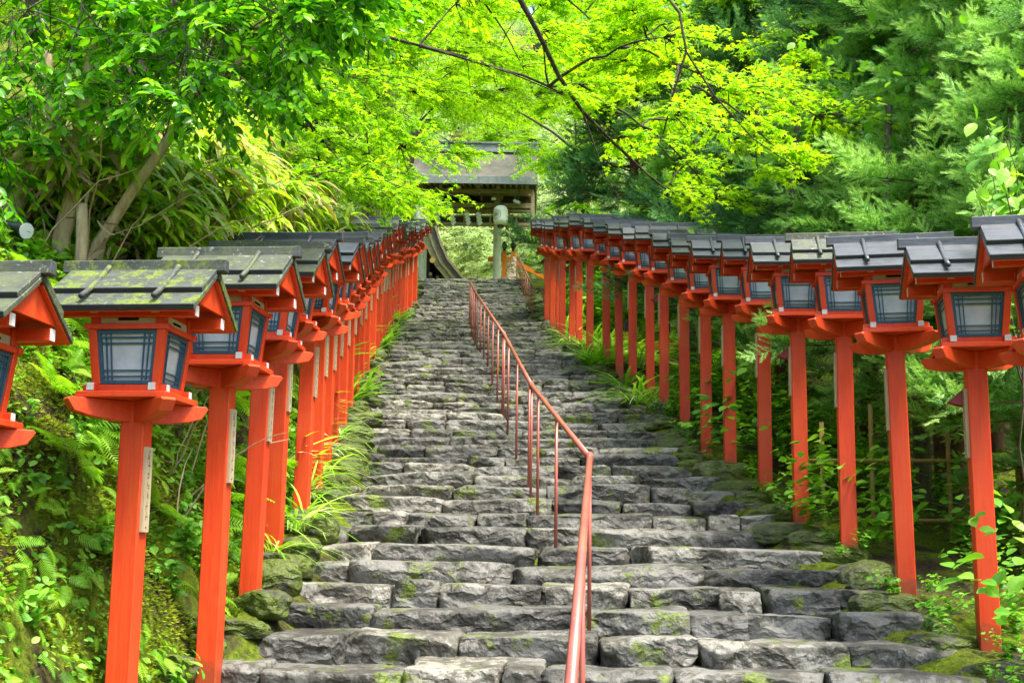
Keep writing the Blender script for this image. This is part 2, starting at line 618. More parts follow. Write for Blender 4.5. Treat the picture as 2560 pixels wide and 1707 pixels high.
def stone_mat(name, c0, c1, mossf=(0.62, 0.70), mossc=((0.055, 0.085, 0.010), (0.16, 0.21, 0.02)), bs=0.55, per_block=False):
    m, nt, out = mat(name)
    v = coords(nt, kind="Object")
    n1 = noise(nt, v, 2.2, 6, 0.6)
    n2 = noise(nt, v, 14, 6, 0.65)
    n3 = noise(nt, v, 70, 4, 0.7)
    f = N(nt, "ShaderNodeMath", operation='MULTIPLY_ADD'); nt.links.new(n2, f.inputs[0]); f.inputs[1].default_value = 0.7; nt.links.new(n1, f.inputs[2])
    f2 = N(nt, "ShaderNodeMath", operation='MULTIPLY_ADD'); nt.links.new(n3, f2.inputs[0]); f2.inputs[1].default_value = 0.25; nt.links.new(f.outputs[0], f2.inputs[2])
    mid = tuple((a + b) * 0.5 * s for a, b, s in zip(c0, c1, (1.04, 1.0, 0.90)))
    col = ramp(nt, f2.outputs[0], [(0.70, c0), (0.98, mid), (1.25, c1)])
    at = N(nt, "ShaderNodeAttribute", attribute_name="tint")       # every block its own tone
    tone = ramp(nt, at.outputs["Fac"], [(0.0, (0.50, 0.51, 0.52)), (0.5, (1.0, 1.0, 0.98)), (1.0, (1.6, 1.57, 1.45))])
    if per_block:
        mu = nt.nodes.new("ShaderNodeMix"); mu.data_type = 'RGBA'; mu.blend_type = 'MULTIPLY'; mu.inputs[0].default_value = 1.0
        nt.links.new(col, mu.inputs[6]); nt.links.new(tone, mu.inputs[7]); col = mu.outputs[2]
    # chipped facets: warped cells give flat broken planes
    dv = N(nt, "ShaderNodeVectorMath", operation='MULTIPLY_ADD')
    nn = nt.nodes.new("ShaderNodeTexNoise"); nn.inputs["Scale"].default_value = 4; nn.inputs["Detail"].default_value = 4; nt.links.new(v, nn.inputs["Vector"])
    nt.links.new(nn.outputs["Color"], dv.inputs[0]); dv.inputs[1].default_value = (0.30, 0.30, 0.30); nt.links.new(v, dv.inputs[2])
    chips = []
    for sc_v in (7.0, 19.0):
        wv = nt.nodes.new("ShaderNodeTexVoronoi"); wv.feature = 'F1'
        mp = nt.nodes.new("ShaderNodeMapping"); mp.inputs["Scale"].default_value = (0.7, 1, 1.5); mp.inputs["Rotation"].default_value = (0.5, 0.3, 0.4)
        nt.links.new(dv.outputs[0], mp.inputs[0]); nt.links.new(mp.outputs[0], wv.inputs["Vector"]); wv.inputs["Scale"].default_value = sc_v
        chips.append(wv.outputs["Distance"])
    mn = noise(nt, v, 3.1, 8, 0.68)
    mm = ramp(nt, mn, [(mossf[0], 0.0), (mossf[1], 1.0)])
    mcol = ramp(nt, noise(nt, v, 55, 4, 0.7), [(0.3, mossc[0]), (0.72, mossc[1])])
    col = mixc(nt, mm, col, mcol)
    h = N(nt, "ShaderNodeMath", operation='MULTIPLY_ADD'); nt.links.new(mm, h.inputs[0]); h.inputs[1].default_value = 0.35; nt.links.new(f2.outputs[0], h.inputs[2])
    b1 = bump(nt, h.outputs[0], bs, 0.025)
    b2 = bump(nt, chips[0], 0.7, 0.06, b1)
    b3 = bump(nt, chips[1], 0.4, 0.02, b2)
    principled(nt, out, col, 0.62, 0.4, b3)
    return m


STONE = stone_mat("worn_grey_stone", (0.011, 0.011, 0.010), (0.155, 0.150, 0.132), (0.565, 0.63), per_block=True)
STONE_MOSSY = stone_mat("moss_covered_rock", (0.020, 0.020, 0.018), (0.12, 0.118, 0.10), (0.40, 0.50), ((0.022, 0.040, 0.004), (0.13, 0.17, 0.014)), 0.8)

# ground: dark leaf mould with moss
m, nt, out = mat("mossy_soil")
v = coords(nt)
gm = noise(nt, v, 1.6, 8, 0.68)
gm2 = noise(nt, v, 30, 6, 0.7)
soil = ramp(nt, gm2, [(0.3, (0.018, 0.013, 0.008)), (0.75, (0.085, 0.062, 0.036))])
moss = ramp(nt, gm2, [(0.28, (0.035, 0.07, 0.005)), (0.7, (0.19, 0.24, 0.018))])
col = mixc(nt, ramp(nt, gm, [(0.44, 0.0), (0.54, 1.0)]), soil, moss)
principled(nt, out, col, 0.95, 0.1, bump(nt, gm2, 0.9, 0.06))
SOIL = m


def bark_mat(name, c0, c1, mossy=None, lo=0.55):
    m, nt, out = mat(name)
    v = coords(nt, (1, 1, 0.25))
    a = noise(nt, v, 22, 5, 0.65)
    col = ramp(nt, a, [(0.3, c0), (0.72, c1)])
    if mossy:
        mn = noise(nt, coords(nt), 7, 5)
        col = mixc(nt, ramp(nt, mn, [(lo, 0.0), (lo + 0.08, 1.0)]), col, mossy)
    principled(nt, out, col, 0.85, 0.2, bump(nt, a, 0.6, 0.02))
    return m


BARK_TAN = bark_mat("smooth_tan_bark", (0.28, 0.20, 0.11), (0.56, 0.44, 0.27))
BARK_DARK = bark_mat("dark_maple_bark", (0.020, 0.016, 0.011), (0.085, 0.068, 0.045), (0.10, 0.12, 0.012), 0.57)
BARK_GREY = bark_mat("grey_brown_bark", (0.055, 0.042, 0.030), (0.19, 0.16, 0.125), (0.05, 0.08, 0.015), 0.62)
BARK_RED = bark_mat("red_brown_cedar_bark", (0.060, 0.030, 0.017), (0.17, 0.085, 0.048))
BAMBOO = bark_mat("yellow_bamboo", (0.20, 0.13, 0.035), (0.34, 0.25, 0.08))

L_MAPLE = leaf_mat("maple_leaf", [(0.0, (0.15, 0.40, 0.012)), (0.5, (0.31, 0.62, 0.012)), (1.0, (0.55, 0.78, 0.02))], 0.58, 0.5, 0.25, (1.15, 1.12, 0.4))
L_MAPLE_G = leaf_mat("maple_leaf_green", [(0.0, (0.10, 0.32, 0.014)), (0.5, (0.27, 0.56, 0.014)), (1.0, (0.50, 0.72, 0.02))], 0.58, 0.5, 0.25, (1.15, 1.12, 0.4))
L_CAMELLIA = leaf_mat("glossy_evergreen_leaf", [(0.0, (0.016, 0.085, 0.010)), (0.4, (0.10, 0.38, 0.012)), (1.0, (0.36, 0.74, 0.02))], 0.55, 0.28, 0.5, (1.1, 1.15, 0.3))
L_SASA = leaf_mat("bamboo_grass_leaf", [(0.0, (0.42, 0.30, 0.14)), (0.12, (0.13, 0.33, 0.02)), (0.5, (0.29, 0.54, 0.02)), (1.0, (0.62, 0.78, 0.05))], 0.50, 0.4, 0.35, (1.1, 1.1, 0.4))
L_DEAD = leaf_mat("dead_leaf", [(0.0, (0.13, 0.085, 0.05)), (1.0, (0.40, 0.31, 0.20))], 0.25, 0.7, 0.2, (1, 0.9, 0.7))
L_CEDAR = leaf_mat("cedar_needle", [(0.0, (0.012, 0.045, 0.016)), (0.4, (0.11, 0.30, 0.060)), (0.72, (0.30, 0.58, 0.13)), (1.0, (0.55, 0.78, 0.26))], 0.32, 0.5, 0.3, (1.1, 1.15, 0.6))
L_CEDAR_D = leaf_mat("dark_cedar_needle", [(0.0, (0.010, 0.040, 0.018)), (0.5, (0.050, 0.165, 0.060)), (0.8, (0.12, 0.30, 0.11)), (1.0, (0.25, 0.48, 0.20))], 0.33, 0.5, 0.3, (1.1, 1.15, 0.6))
L_FERN = leaf_mat("fern_leaf", [(0.0, (0.08, 0.24, 0.012)), (0.5, (0.22, 0.50, 0.02)), (1.0, (0.42, 0.68, 0.05))], 0.48, 0.5, 0.3, (1.12, 1.12, 0.4))
L_GRASS = leaf_mat("long_grass_blade", [(0.0, (0.07, 0.24, 0.012)), (0.5, (0.22, 0.50, 0.025)), (0.85, (0.42, 0.68, 0.09)), (1.0, (0.72, 0.80, 0.50))], 0.45, 0.4, 0.35, (1.1, 1.1, 0.5))
L_MOSS = leaf_mat("moss_tuft", [(0.0, (0.07, 0.12, 0.008)), (0.5, (0.22, 0.29, 0.015)), (1.0, (0.42, 0.48, 0.04))], 0.30, 0.8, 0.1)
L_WEED = leaf_mat("weed_leaf", [(0.0, (0.05, 0.18, 0.014)), (0.5, (0.16, 0.42, 0.03)), (1.0, (0.34, 0.62, 0.07))], 0.45, 0.45, 0.35, (1.12, 1.12, 0.4))
L_FAR = leaf_mat("far_tree_leaf", [(0.0, (0.12, 0.26, 0.04)), (0.5, (0.30, 0.50, 0.07)), (1.0, (0.52, 0.68, 0.14))], 0.50, 0.6, 0.2)
L_HAZY = leaf_mat("hazy_far_leaf", [(0.0, (0.16, 0.27, 0.12)), (0.5, (0.40, 0.55, 0.28)), (1.0, (0.66, 0.76, 0.48))], 0.5, 0.6, 0.2)  # distance haze beyond the gate is mixed into this paler, greyer leaf colour

# ------------------------------------------------------------------ the lie of the land (camera eye is the origin, +Y up the stairs)
TY = [0, 4.1, 6.5, 7.88, 8.9, 9.9, 10.93, 12.18, 13.34, 14.49, 15.93, 16.96, 18.53, 19.41, 20.28, 21.23, 22.65, 24.34, 24.94, 26.91, 27.99, 28.99, 30.81, 31.6, 33.0, 43.2, 60]
TZ = [-1.62, -1.62, -1.03, -.62, -.36, -.08, .2, .52, .82, 1.12, 1.54, 1.92, 2.3, 2.6, 2.87, 3.25, 3.65, 4.02, 4.2, 4.62, 4.92, 5.25, 5.75, 5.98, 6.25, 9.74, 9.74]
LEFT = [(-1.98, 6.49), (-1.76, 7.43), (-1.8, 8.68), (-1.86, 9.79), (-1.84, 10.88), (-1.92, 12.11), (-2.0, 13.23), (-2.1, 14.36), (-2.15, 15.48), (-2.23, 16.61), (-2.3, 17.73), (-2.36, 18.86), (-2.41, 19.98), (-2.45, 21.11), (-2.51, 22.23), (-2.58, 23.36), (-2.66, 24.48), (-2.75, 25.61), (-2.81, 26.73), (-2.87, 27.86), (-2.92, 28.98), (-2.96, 30.11), (-3.0, 31.23), (-2.98, 32.36), (-2.99, 33.48), (-2.96, 34.61), (-2.92, 35.73)]
RIGHT = [(3.02, 7.88, -.62), (2.84, 8.9, -.34), (2.71, 9.9, -.05), (2.58, 10.93, .17), (2.53, 12.18, .52), (2.39, 13.34, .81), (2.32, 14.49, 1.13), (2.275, 15.93, 1.57), (2.135, 16.96, 1.94), (2.125, 18.53, 2.34), (1.94, 19.41, 2.65), (1.81, 20.28, 2.92), (1.66, 21.23, 3.24), (1.455, 22.65, 3.66), (1.355, 24.34, 4.08), (1.235, 24.94, 4.24), (1.125, 26.91, 4.72), (1.08, 27.99, 5.02), (.97, 28.99, 5.3), (.88, 30.81, 5.78)]
LXY = sorted([(y, x) for x, y in LEFT] + [(0, -2.3), (44, -3.5)])
RXY = sorted([(y, x) for x, y, z in RIGHT] + [(0, 4.2), (44, 0.6)])
EL = [(0, -2.2), (6, -2.3), (7.4, -2.15), (8.2, -1.72), (12.3, -1.66), (15.5, -1.9), (18.8, -2.19), (24.8, -2.62), (30, -2.95), (36, -2.95), (43, -3.4), (60, -3.4)]
ER = [(0, 3.6), (7.0, 3.0), (7.95, 2.68), (8.85, 2.6), (10.8, 2.36), (12.2, 2.22), (14.2, 2.05), (16.7, 1.85), (19.1, 1.62), (20.5, 1.30), (27.3, 0.95), (33.5, .66), (43, .25), (60, .25)]
zs = lambda y: np.interp(y, TY, TZ)
xl = lambda y: np.interp(y, [a for a, b in LXY], [b for a, b in LXY])
xr = lambda y: np.interp(y, [a for a, b in RXY], [b for a, b in RXY])
el = lambda y: np.interp(y, [a for a, b in EL], [b for a, b in EL])
er = lambda y: np.interp(y, [a for a, b in ER], [b for a, b in ER])


def terrain(x, y, rough=True):
    x = np.asarray(x, float); y = np.asarray(y, float)
    z0 = zs(y)
    inside = np.clip(np.minimum(x - el(y), er(y) - x) / 0.25, 0, 1)
    flat = np.clip((y - 43.0) / 0.6, 0, 1) + np.clip((3.9 - y) / 0.5, 0, 1)
    z = z0 - 0.02 - 0.22 * inside * (1 - np.clip(flat, 0, 1))
    # left bank
    dl = np.clip(xl(y) - 0.14 - x, 0, None)
    k = np.interp(y, [0, 9.5, 12, 18, 26, 40, 44, 60], [1.9, 1.9, 2.5, 2.5, 1.1, 0.8, 0.25, 0.25])
    hb = np.where(dl < 1.2, k * dl, k * 1.2 + 0.62 * (dl - 1.2))
    # right side: gentle fall, then the far slope
    dr = np.clip(x - xr(y) - 0.35, 0, None)
    hr = -0.16 * np.minimum(dr, 3.0) + 0.45 * np.clip(dr - 9, 0, None)
    far = 0.75 * np.clip(y - 62 - 0.15 * np.abs(x), 0, None)
    z = z + hb + hr + far
    z = np.minimum(z, 60)
    if rough:
        P = np.stack([x, y, z], -1).reshape(-1, 3)
        n = fbm(P, 0.9, 4).reshape(x.shape)
        n2 = fbm(P + 50, 4.0, 3).reshape(x.shape)
        wl_ = np.clip(dl * 2.5, 0, 1) * 0.20 + np.clip(dr * 1.5, 0, 1) * 0.10
        z = z + n * wl_ + n2 * wl_ * 0.30
    return z


def tz1(x, y):
    return float(terrain(np.array([x]), np.array([y]))[0])


def axis_grid(segs):
    out = []
    for a, b, st in segs:
        out += list(np.arange(a, b, st))
    return np.array(out + [segs[-1][1]])


gx = axis_grid([(-150, -30, 12), (-30, -8, 1.5), (-8, -4.2, 0.25), (-4.2, -1.6, 0.055), (-1.6, 5, 0.2), (5, 10, 0.5), (10, 32, 1.5), (32, 150, 12)])
gy = axis_grid([(-60, -6, 9), (-6, 4, 0.7), (4, 14, 0.07), (14, 24, 0.12), (24, 48, 0.3), (48, 64, 1.0), (64, 220, 8)])
GX, GY = np.meshgrid(gx, gy)
GZ = terrain(GX, GY)
V = np.stack([GX, GY, GZ], -1).reshape(-1, 3)
nx, ny = len(gx), len(gy)
I = np.arange(nx * ny).reshape(ny, nx)
Q = np.stack([I[:-1, :-1], I[:-1, 1:], I[1:, 1:], I[1:, :-1]], -1).reshape(-1, 4)
g_ = link_mesh("ground", raw_mesh("ground", V, [Q], SOIL, smooth=True))
tag(g_, "dark mossy soil of the wooded slope on both sides of the stairs", "ground", kind="structure")


# ------------------------------------------------------------------ stones
def cube_template(n):
    lin = np.linspace(-1, 1, n + 1)
    V, F = [], []
    a, b = np.meshgrid(lin, lin)
    a, b = a.ravel(), b.ravel()
    I = np.arange((n + 1) ** 2).reshape(n + 1, n + 1)
    q = np.stack([I[:-1, :-1], I[:-1, 1:], I[1:, 1:], I[1:, :-1]], -1).reshape(-1, 4)
    base = 0
    for ax in range(3):
        for s in (-1, 1):
            P = np.zeros((len(a), 3))
            P[:, ax] = s
            P[:, (ax + 1) % 3] = a * s
            P[:, (ax + 2) % 3] = b
            V.append(P); F.append(q + base); base += len(a)
    V = np.concatenate(V); F = np.concatenate(F)
    key = np.round(V * 1000).astype(int)
    u, idx, inv = np.unique(key, axis=0, return_index=True, return_inverse=True)
    return V[idx], inv.reshape(-1)[F]


CT = {n: cube_template(n) for n in (5, 7, 10, 14, 18)}


def stone(n, w, d, h, g, k=5.0, cuts=9, rough=0.02, off=None, top=True, steep=False):
    V, F = CT[n]
    P = V / (np.abs(V) ** k).sum(1, keepdims=True) ** (1 / k)
    for i in range(cuts):
        nn = g.normal(size=3) * np.array([1.0, 1.0, 0.8])
        if steep: nn = np.array([g.normal(0, .7), -abs(g.normal(.8, .4)), g.normal(.1, .45)])
        nn /= np.linalg.norm(nn)
        if top and nn[2] > 0.8:
            continue
        sup = np.abs(nn).sum()
        dd = sup * (g.uniform(0.78, 0.95) if steep else g.uniform(0.60, 0.86))
        over = np.clip(P @ nn - dd, 0, None)
        P = P - over[:, None] * nn
    P = P * np.array([w / 2, d / 2, h / 2])
    o = np.array(off) if off is not None else g.uniform(0, 50, 3)
    dirs = norm(P / np.array([w, d, h]))
    r1 = fbm(P + o, 3.2, 3) * rough * 1.2
    r2 = fbm(P + o + 9, 11.0, 2) * rough * 0.55
    P = P + dirs * (r1 + r2)[:, None] * np.array([1, 1, 0.7])
    return P, F


stairs = tag(empty("stone_stairs", (0, 3.9, -1.62)), "long worn flight of irregular grey stone steps climbing between the lantern rows to the gate", "stairs")
gs = np.random.default_rng(21)
RISE = 0.152
zi = -1.62
steps = []
ys_dense = np.linspace(4.1, 43.2, 8000); zs_dense = zs(ys_dense)
k = 1
while -1.62 + RISE * k < 9.76:
    zt = -1.62 + RISE * k
    y = float(np.interp(zt, zs_dense, ys_dense)) - 0.02
    steps.append((y, zt))
    k += 1
YAW = R(4.0)
for i, (y0, zt) in enumerate(steps):
    if zt > 9.70: zt = 9.745
    tread = (steps[i + 1][0] - y0) if i + 1 < len(steps) else 0.9
    n = 18 if y0 < 9.5 else (14 if y0 < 13 else (10 if y0 < 20 else 7))
    xa, xb = float(el(y0)) - 0.25, float(er(y0)) + 0.18
    xm = 0.5 * (xa + xb)
    x = xa + gs.uniform(-0.15, 0.1)
    Vs, Fs, Ts, b = [], [], [], 0
    while x < xb:
        w = float(np.clip(gs.lognormal(math.log(0.72), 0.42), 0.26, 1.6))
        if x + w > xb - 0.15: w = xb + gs.uniform(0, .12) - x
        w = max(w, 0.22)
        hh = RISE * gs.uniform(.93, 1.05) + 0.10
        dd = tread + 0.26
        P, F = stone(n, w * 0.995, dd, hh, gs, k=gs.uniform(11.0, 24.0), cuts=int(gs.integers(5, 11)), rough=0.018 if y0 < 14 else 0.018, steep=True)
        a = gs.normal(0, 0.03)
        # a slight tilt of every block
        t1, t2 = gs.normal(0, 0.025), gs.normal(0, 0.03)
        P[:, 2] += P[:, 0] * t1 + P[:, 1] * t2
        ca, sa = math.cos(a - YAW), math.sin(a - YAW)
        P = np.stack([P[:, 0] * ca - P[:, 1] * sa, P[:, 0] * sa + P[:, 1] * ca, P[:, 2]], 1)
        cx = x + w / 2
        P += np.array([cx, y0 + dd / 2 - (cx - xm) * math.tan(YAW) + gs.normal(0, 0.034), zt - hh / 2 + gs.normal(0, 0.011)])
        Vs.append(P); Fs.append(F + b); b += len(P)
        Ts.append(np.full(len(P), float(np.clip(gs.normal(.5, .22), 0, 1))))
        x += w
    me = raw_mesh("step", np.concatenate(Vs) - np.array([0, 3.9, -1.62]), [np.concatenate(Fs)], STONE, tint=np.concatenate(Ts), smooth=True)
    link_mesh("step", me, stairs)

# mossy rocks along both edges
gr = np.random.default_rng(5)
rock_meshes = []
for i in range(7):
    P, F = stone(14, 0.62, 0.46, 0.40, gr, k=2.6 + gr.random(), cuts=6, rough=0.03, top=False)
    rock_meshes.append(raw_mesh("mossy_rock", P, [F], STONE_MOSSY, smooth=True))


def rock(x, y, z, s, label, group):
    o = link_mesh("mossy_rock", rock_meshes[int(gr.integers(0, 7))])
    o.location = (x, y, z)
    o.rotation_euler = (gr.normal(0, 0.12), gr.normal(0, 0.12), gr.uniform(0, 6.28) if gr.random() < 0.5 else gr.normal(0, 0.3))
    o.scale = (s * gr.uniform(0.8, 1.35), s * gr.uniform(0.8, 1.2), s * gr.uniform(0.55, 0.95))
    tag(o, label, "rock", group)


for y in np.arange(6.9, 41, 0.42):
    yy = y + gr.normal(0, 0.08)
    z = float(zs(yy))
    x = float(er(yy)) + gr.uniform(0.12, 0.30)
    s = gr.uniform(0.62, 1.0)
    rock(x, yy, z - 0.06, s, "mossy dark rock edging the stairs beside the lantern row on the cedar side", "mossy rocks on the cedar side")
    if xr(yy) - x > 0.25 and yy < 22 and gr.random() < 0.75:
        rock(x + gr.uniform(0.25, 0.42), yy + 0.2, z - 0.02, s * 0.9, "mossy dark rock edging the stairs beside the lantern row on the cedar side", "mossy rocks on the cedar side")
for y in np.arange(6.6, 40, 0.45):
    yy = y + gr.normal(0, 0.08)
    x = float(el(yy)) - gr.uniform(0.02, 0.18)
    rock(x, yy, float(zs(yy)) - 0.04, gr.uniform(0.55, 0.95), "bright mossy rock edging the stairs below the fern bank lanterns", "mossy rocks on the fern bank side")

# ------------------------------------------------------------------ lanterns
PH = 1.99          # post height


def make_lantern():
    root = empty("post_lantern")
    # post
    mb = MB(); mb.box(-.066, .066, -.066, .066, -0.45, PH - 0.001)
    mb.build('post', VERM, root, bevel=0.006)
    # crossed bracket arms under the corners of the board
    mb = MB()
    for a in (45, 135):
        M = Matrix.Rotation(R(a), 4, 'Z')
        dz = 0.0 if a == 45 else 0.0015
        prof = [(-.390, PH - .012 - dz), (-.405, PH - .026), (-.365, PH - .085), (-.28, PH - .108), (-.16, PH - .122), (-.066, PH - .127 - dz),
                (.066, PH - .127 - dz), (.16, PH - .122), (.28, PH - .108), (.365, PH - .085), (.405, PH - .026), (.390, PH - .012 - dz)]
        mb.prism([(p, z) for p, z in prof], -.041, .041, 0, M @ Matrix.Rotation(R(90), 4, 'Z'))
    mb.build('bracket_arms', VERM_X, root, bevel=0.004)
    mb = MB(); mb.box(-.250, .250, -.250, .250, PH - .011, PH + .022)
    mb.build('platform_board', VERM_X, root, bevel=0.004)
    # base frame with white beam ends
    mb = MB()
    z0, z1 = PH + .0225, PH + .067
    for s in (-1, 1):
        mb.box(-.235, .235, s * .170 - .022, s * .170 + .022, z0, z1 - .004, 0, caps={'x-': 1, 'x+': 1})
        mb.box(s * .170 - .0225, s * .170 + .0225, -.246, .246, z0 + .002, z1, 0, caps={'y-': 1, 'y+': 1})
    mb.build('base_frame', [VERM_X, WHITE], root, bevel=0.003)
    # tapered light box: corner posts and rails
    zb, zt = PH + .066, PH + .362
    hb, ht = .188, .216
    fr = MB()
    for sx in (-1, 1):
        for sy in (-1, 1):
            v = []
            for z, h in ((zb, hb), (zt, ht)):
                for (ax, ay) in ((h - .046, h - .046), (h, h - .046), (h, h), (h - .046, h)):
                    v.append((sx * ax, sy * ay, z))
            fr.add(v, [(0, 1, 2, 3), (4, 5, 6, 7), (0, 1, 5, 4), (1, 2, 6, 5), (2, 3, 7, 6), (3, 0, 4, 7)])
            fr.box(sx * .157, sx * .209, sy * .157, sy * .209, zt + .031, zt + .118)
    L = .237
    for s in (-1, 1):
        fr.box(-L, L, s * .203 - .022, s * .203 + .022, zt, zt + .030)
        fr.box(s * .203 - .021, s * .203 + .021, -.1805, .1805, zt + .001, zt + .029)
    fr.build('light_box_frame', VERM, root, bevel=0.003)
    # slotted white planks under the eaves
    for k_ in range(4):
        M = Matrix.Rotation(R(90 * k_), 4, 'Z')
        mb = MB()
        mb.box(-.155, .155, -.197, -.182, zt + .034, zt + .082, 0, M)
        mb.box(-.058, .058, -.1985, -.1975, zt + .050, zt + .064, 1, M)
        mb.build('slotted_plank', [PLANKW, DARK], root)
    # four lattice windows with paper behind
    for k_ in range(4):
        M = Matrix.Rotation(R(90 * k_), 4, 'Z')
        mb = MB()
        def pt(u, t, off):      # u -1..1 across, t 0..1 up
            h = hb + (ht - hb) * t
            return ((h - .0465) * u, -(h - .012 - off), zb + .002 + (zt - zb - .004) * t)
        def bar(u0, u1, t0, t1, o0=0.0, o1=-.012):
            v = [pt(u0, t0, o0), pt(u1, t0, o0), pt(u1, t1, o0), pt(u0, t1, o0), pt(u0, t0, -o1), pt(u1, t0, -o1), pt(u1, t1, -o1), pt(u0, t1, -o1)]
            mb.add(v, [(0, 1, 2, 3), (7, 6, 5, 4), (0, 4, 5, 1), (1, 5, 6, 2), (2, 6, 7, 3), (3, 7, 4, 0)], 0, M)
        bar(-1, -.875, 0, 1); bar(.875, 1, 0, 1); bar(-.875, .875, 0, .065); bar(-.875, .875, .935, 1)
        for u in (-.73, -.57, .57, .73):
            bar(u - .022, u + .022, .065, .935, .002, -.010)
        for t in (.14, .25, .75, .86):
            bar(-.875, .875, t - .014, t + .014, .0032, -.009)
        w = mb.build('window', TEAL, root)
        pb = MB()
        v = [pt(-.99, .01, .016), pt(.99, .01, .016), pt(.99, .99, .016), pt(-.99, .99, .016), pt(-.99, .01, .020), pt(.99, .01, .020), pt(.99, .99, .020), pt(-.99, .99, .020)]
        pb.add(v, [(0, 1, 2, 3), (7, 6, 5, 4), (0, 4, 5, 1), (1, 5, 6, 2), (2, 6, 7, 3), (3, 7, 4, 0)], 0, M)
        pb.build('paper_pane', PAPER, w)
    # beams carrying the roof
    mb = MB()
    zc = zt + .078
    for s in (-1, 1):
        mb.box(s * .170 - .022, s * .170 + .022, -.256, .256, zc + .002, zc + .044, 0, caps={'y-': 1, 'y+': 1})
        mb.box(-.388, .388, s * .212 - .027, s * .212 + .027, zc - .014, zc + .050, 0, caps={'x-': 1, 'x+': 1})
    mb.build('eave_beams', [VERM_X, WHITE], root, bevel=0.003)
    # roof
    ze, zr = zc - .004, zc + .249        # eave underside, ridge
    half, Lx = .365, .425
    sl = (zr - ze) / half
    rf = MB()
    th = .030
    for s in (-1, 1):
        # lower course
        y0, y1 = half, half * .36
        def zz(y): return ze + (half - y) * sl
        P = [(s * y0, zz(y0)), (s * (y1), zz(y1)), (s * y1, zz(y1) + th), (s * (y0 + .012), zz(y0) + th)]
        rf.prism(P, -Lx, Lx, 0, em={3: 1})
        # upper course sits on the lower one
        y0, y1 = half * .66, 0.0
        P = [(s * y0, zz(y0) + th + .001), (s * .004, zz(y1) + th + .001), (s * .004, zz(y1) + th * 2), (s * (y0 + .012), zz(y0) + th * 2)]
        rf.prism(P, -Lx + .004, Lx - .004, 0, em={3: 1})
        # upper inner board up to ridge
        P = [(s * half * .36, zz(half * .36) + .001), (s * .004, zz(0) + .001), (s * .004, zz(0) + th), (s * half * .36, zz(half * .36) + th)]
        rf.prism(P, -Lx + .002, Lx - .002, 0)
    rt = rf.build('roof', [ROOF_BLACK, ROOF_EDGE], root, bevel=0.003)
    # red boarded soffits and gables
    mb = MB()
    for s in (-1, 1):
        P = [(s * (half - .012), zz(half - .012) - .013), (s * .02, zz(.02) - .013), (s * .02, zz(.02) - .001), (s * (half - .012), zz(half - .012) - .001)]
        mb.prism(P, -Lx + .012, Lx - .012, 0)
    for s in (-1, 1):
        x0, x1 = sorted((s * .372, s * .388))
        mb.prism([(-.245, zz(.245) - .014), (.245, zz(.245) - .014), (.012, zr - .028), (-.012, zr - .028)], x0, x1, 0)
    mb.build('gable_boards', VERM_X, rt)
    mb = MB()
    mb.prism([(-.034, zr + .028), (.034, zr + .028), (.029, zr + .098), (-.029, zr + .098)], -.47, .47, 0, capm=1)
    mb.build('ridge_beam', [ROOF_BLACK, ROOF_GREY], rt, bevel=0.004)
    # curved battens
    for s in (-1, 1):
        for x in (-.2, .2):
            mb = MB()
            pts = []
            for i in range(7):
                t = i / 6
                y = s * (.03 + (half - .028) * t)
                z = zz(abs(y)) + .066 + .014 * (t * 2 - 1) ** 2
                pts.append((x, y, z))
            mb.tube(pts, .0155, 8)
            mb.build('batten', [ROOF_BLACK], rt, smooth=True)
    return root


def add_plaque(root, side):
    mb = MB()
    x0 = .0645
    # boards on the face of the post that looks at the stairs
    a, b = (x0, x0 + .02)
    if side < 0: a, b = -b, -a
    mb.box(a, b, -.044, .044, PH - .72, PH - .26, 0)
    g = np.random.default_rng(2)
    fx = (b + .0006, b + .0012) if side > 0 else (a - .0012, a - .0006)
    for i in range(7):       # faded, unreadable brush marks in a column
        zc = PH - .31 - i * .054
        for q in range(3):
            y = g.uniform(-.016, .016); z = zc + g.uniform(-.014, .014)
            if g.random() < .5: mb.box(fx[0], fx[1], y - .014, y + .014, z - .0018, z + .0018, 1)
            else: mb.box(fx[0], fx[1], y - .0018, y + .0018, z - .014, z + .012, 1)
    for z in (PH - .285, PH - .695):
        mb.box(fx[0] - .001, fx[1] + .002, -.004, .004, z - .004, z + .004, 2)
    return mb.build('name_plaque', [PLAQUE, INK, BLACKM], root)


def add_hood(root):
    """little red gabled lamp hood fixed behind the post on the stairs side"""
    mb = MB()
    y0, y1 = .02, .13
    z = PH - .25
    P = [(-.175, z - .085), (-.06, z + .012), (-.062, z), (-.168, z - .09)]
    mb.prism(P, y0, y1, 0, axis='y')
    mb.prism([(-.170, z - .092), (-.066, z - .006), (-.066, z - .12)], y0 + .008, y1 - .008, 0, axis='y')
    mb.box(-.066, -.060, .0, .12, z - .2, z - .02, 1)
    return mb.build('lamp_hood', [REDHOOD, BLACKM], root)


def set_mat(root, m, m2=None):
    for ch in root.children:
        if ch.name.startswith('roof'):
            for o in [ch] + [c for c in ch.children if not c.name.startswith('gable')]:
                o.material_slots[0].link = 'OBJECT'
                o.material_slots[0].material = m


ORD = ["", "first", "second", "third", "fourth", "fifth", "sixth", "seventh", "eighth", "ninth", "tenth", "eleventh", "twelfth", "thirteenth", "fourteenth", "fifteenth", "sixteenth", "seventeenth", "eighteenth", "nineteenth", "twentieth", "twenty-first", "twenty-second", "twenty-third", "twenty-fourth", "twenty-fifth", "twenty-sixth", "twenty-seventh", "twenty-eighth"]
proto_l = make_lantern(); add_plaque(proto_l, 1)
proto_r = make_lantern(); add_plaque(proto_r, -1)
used = {}
gl = np.random.default_rng(9)
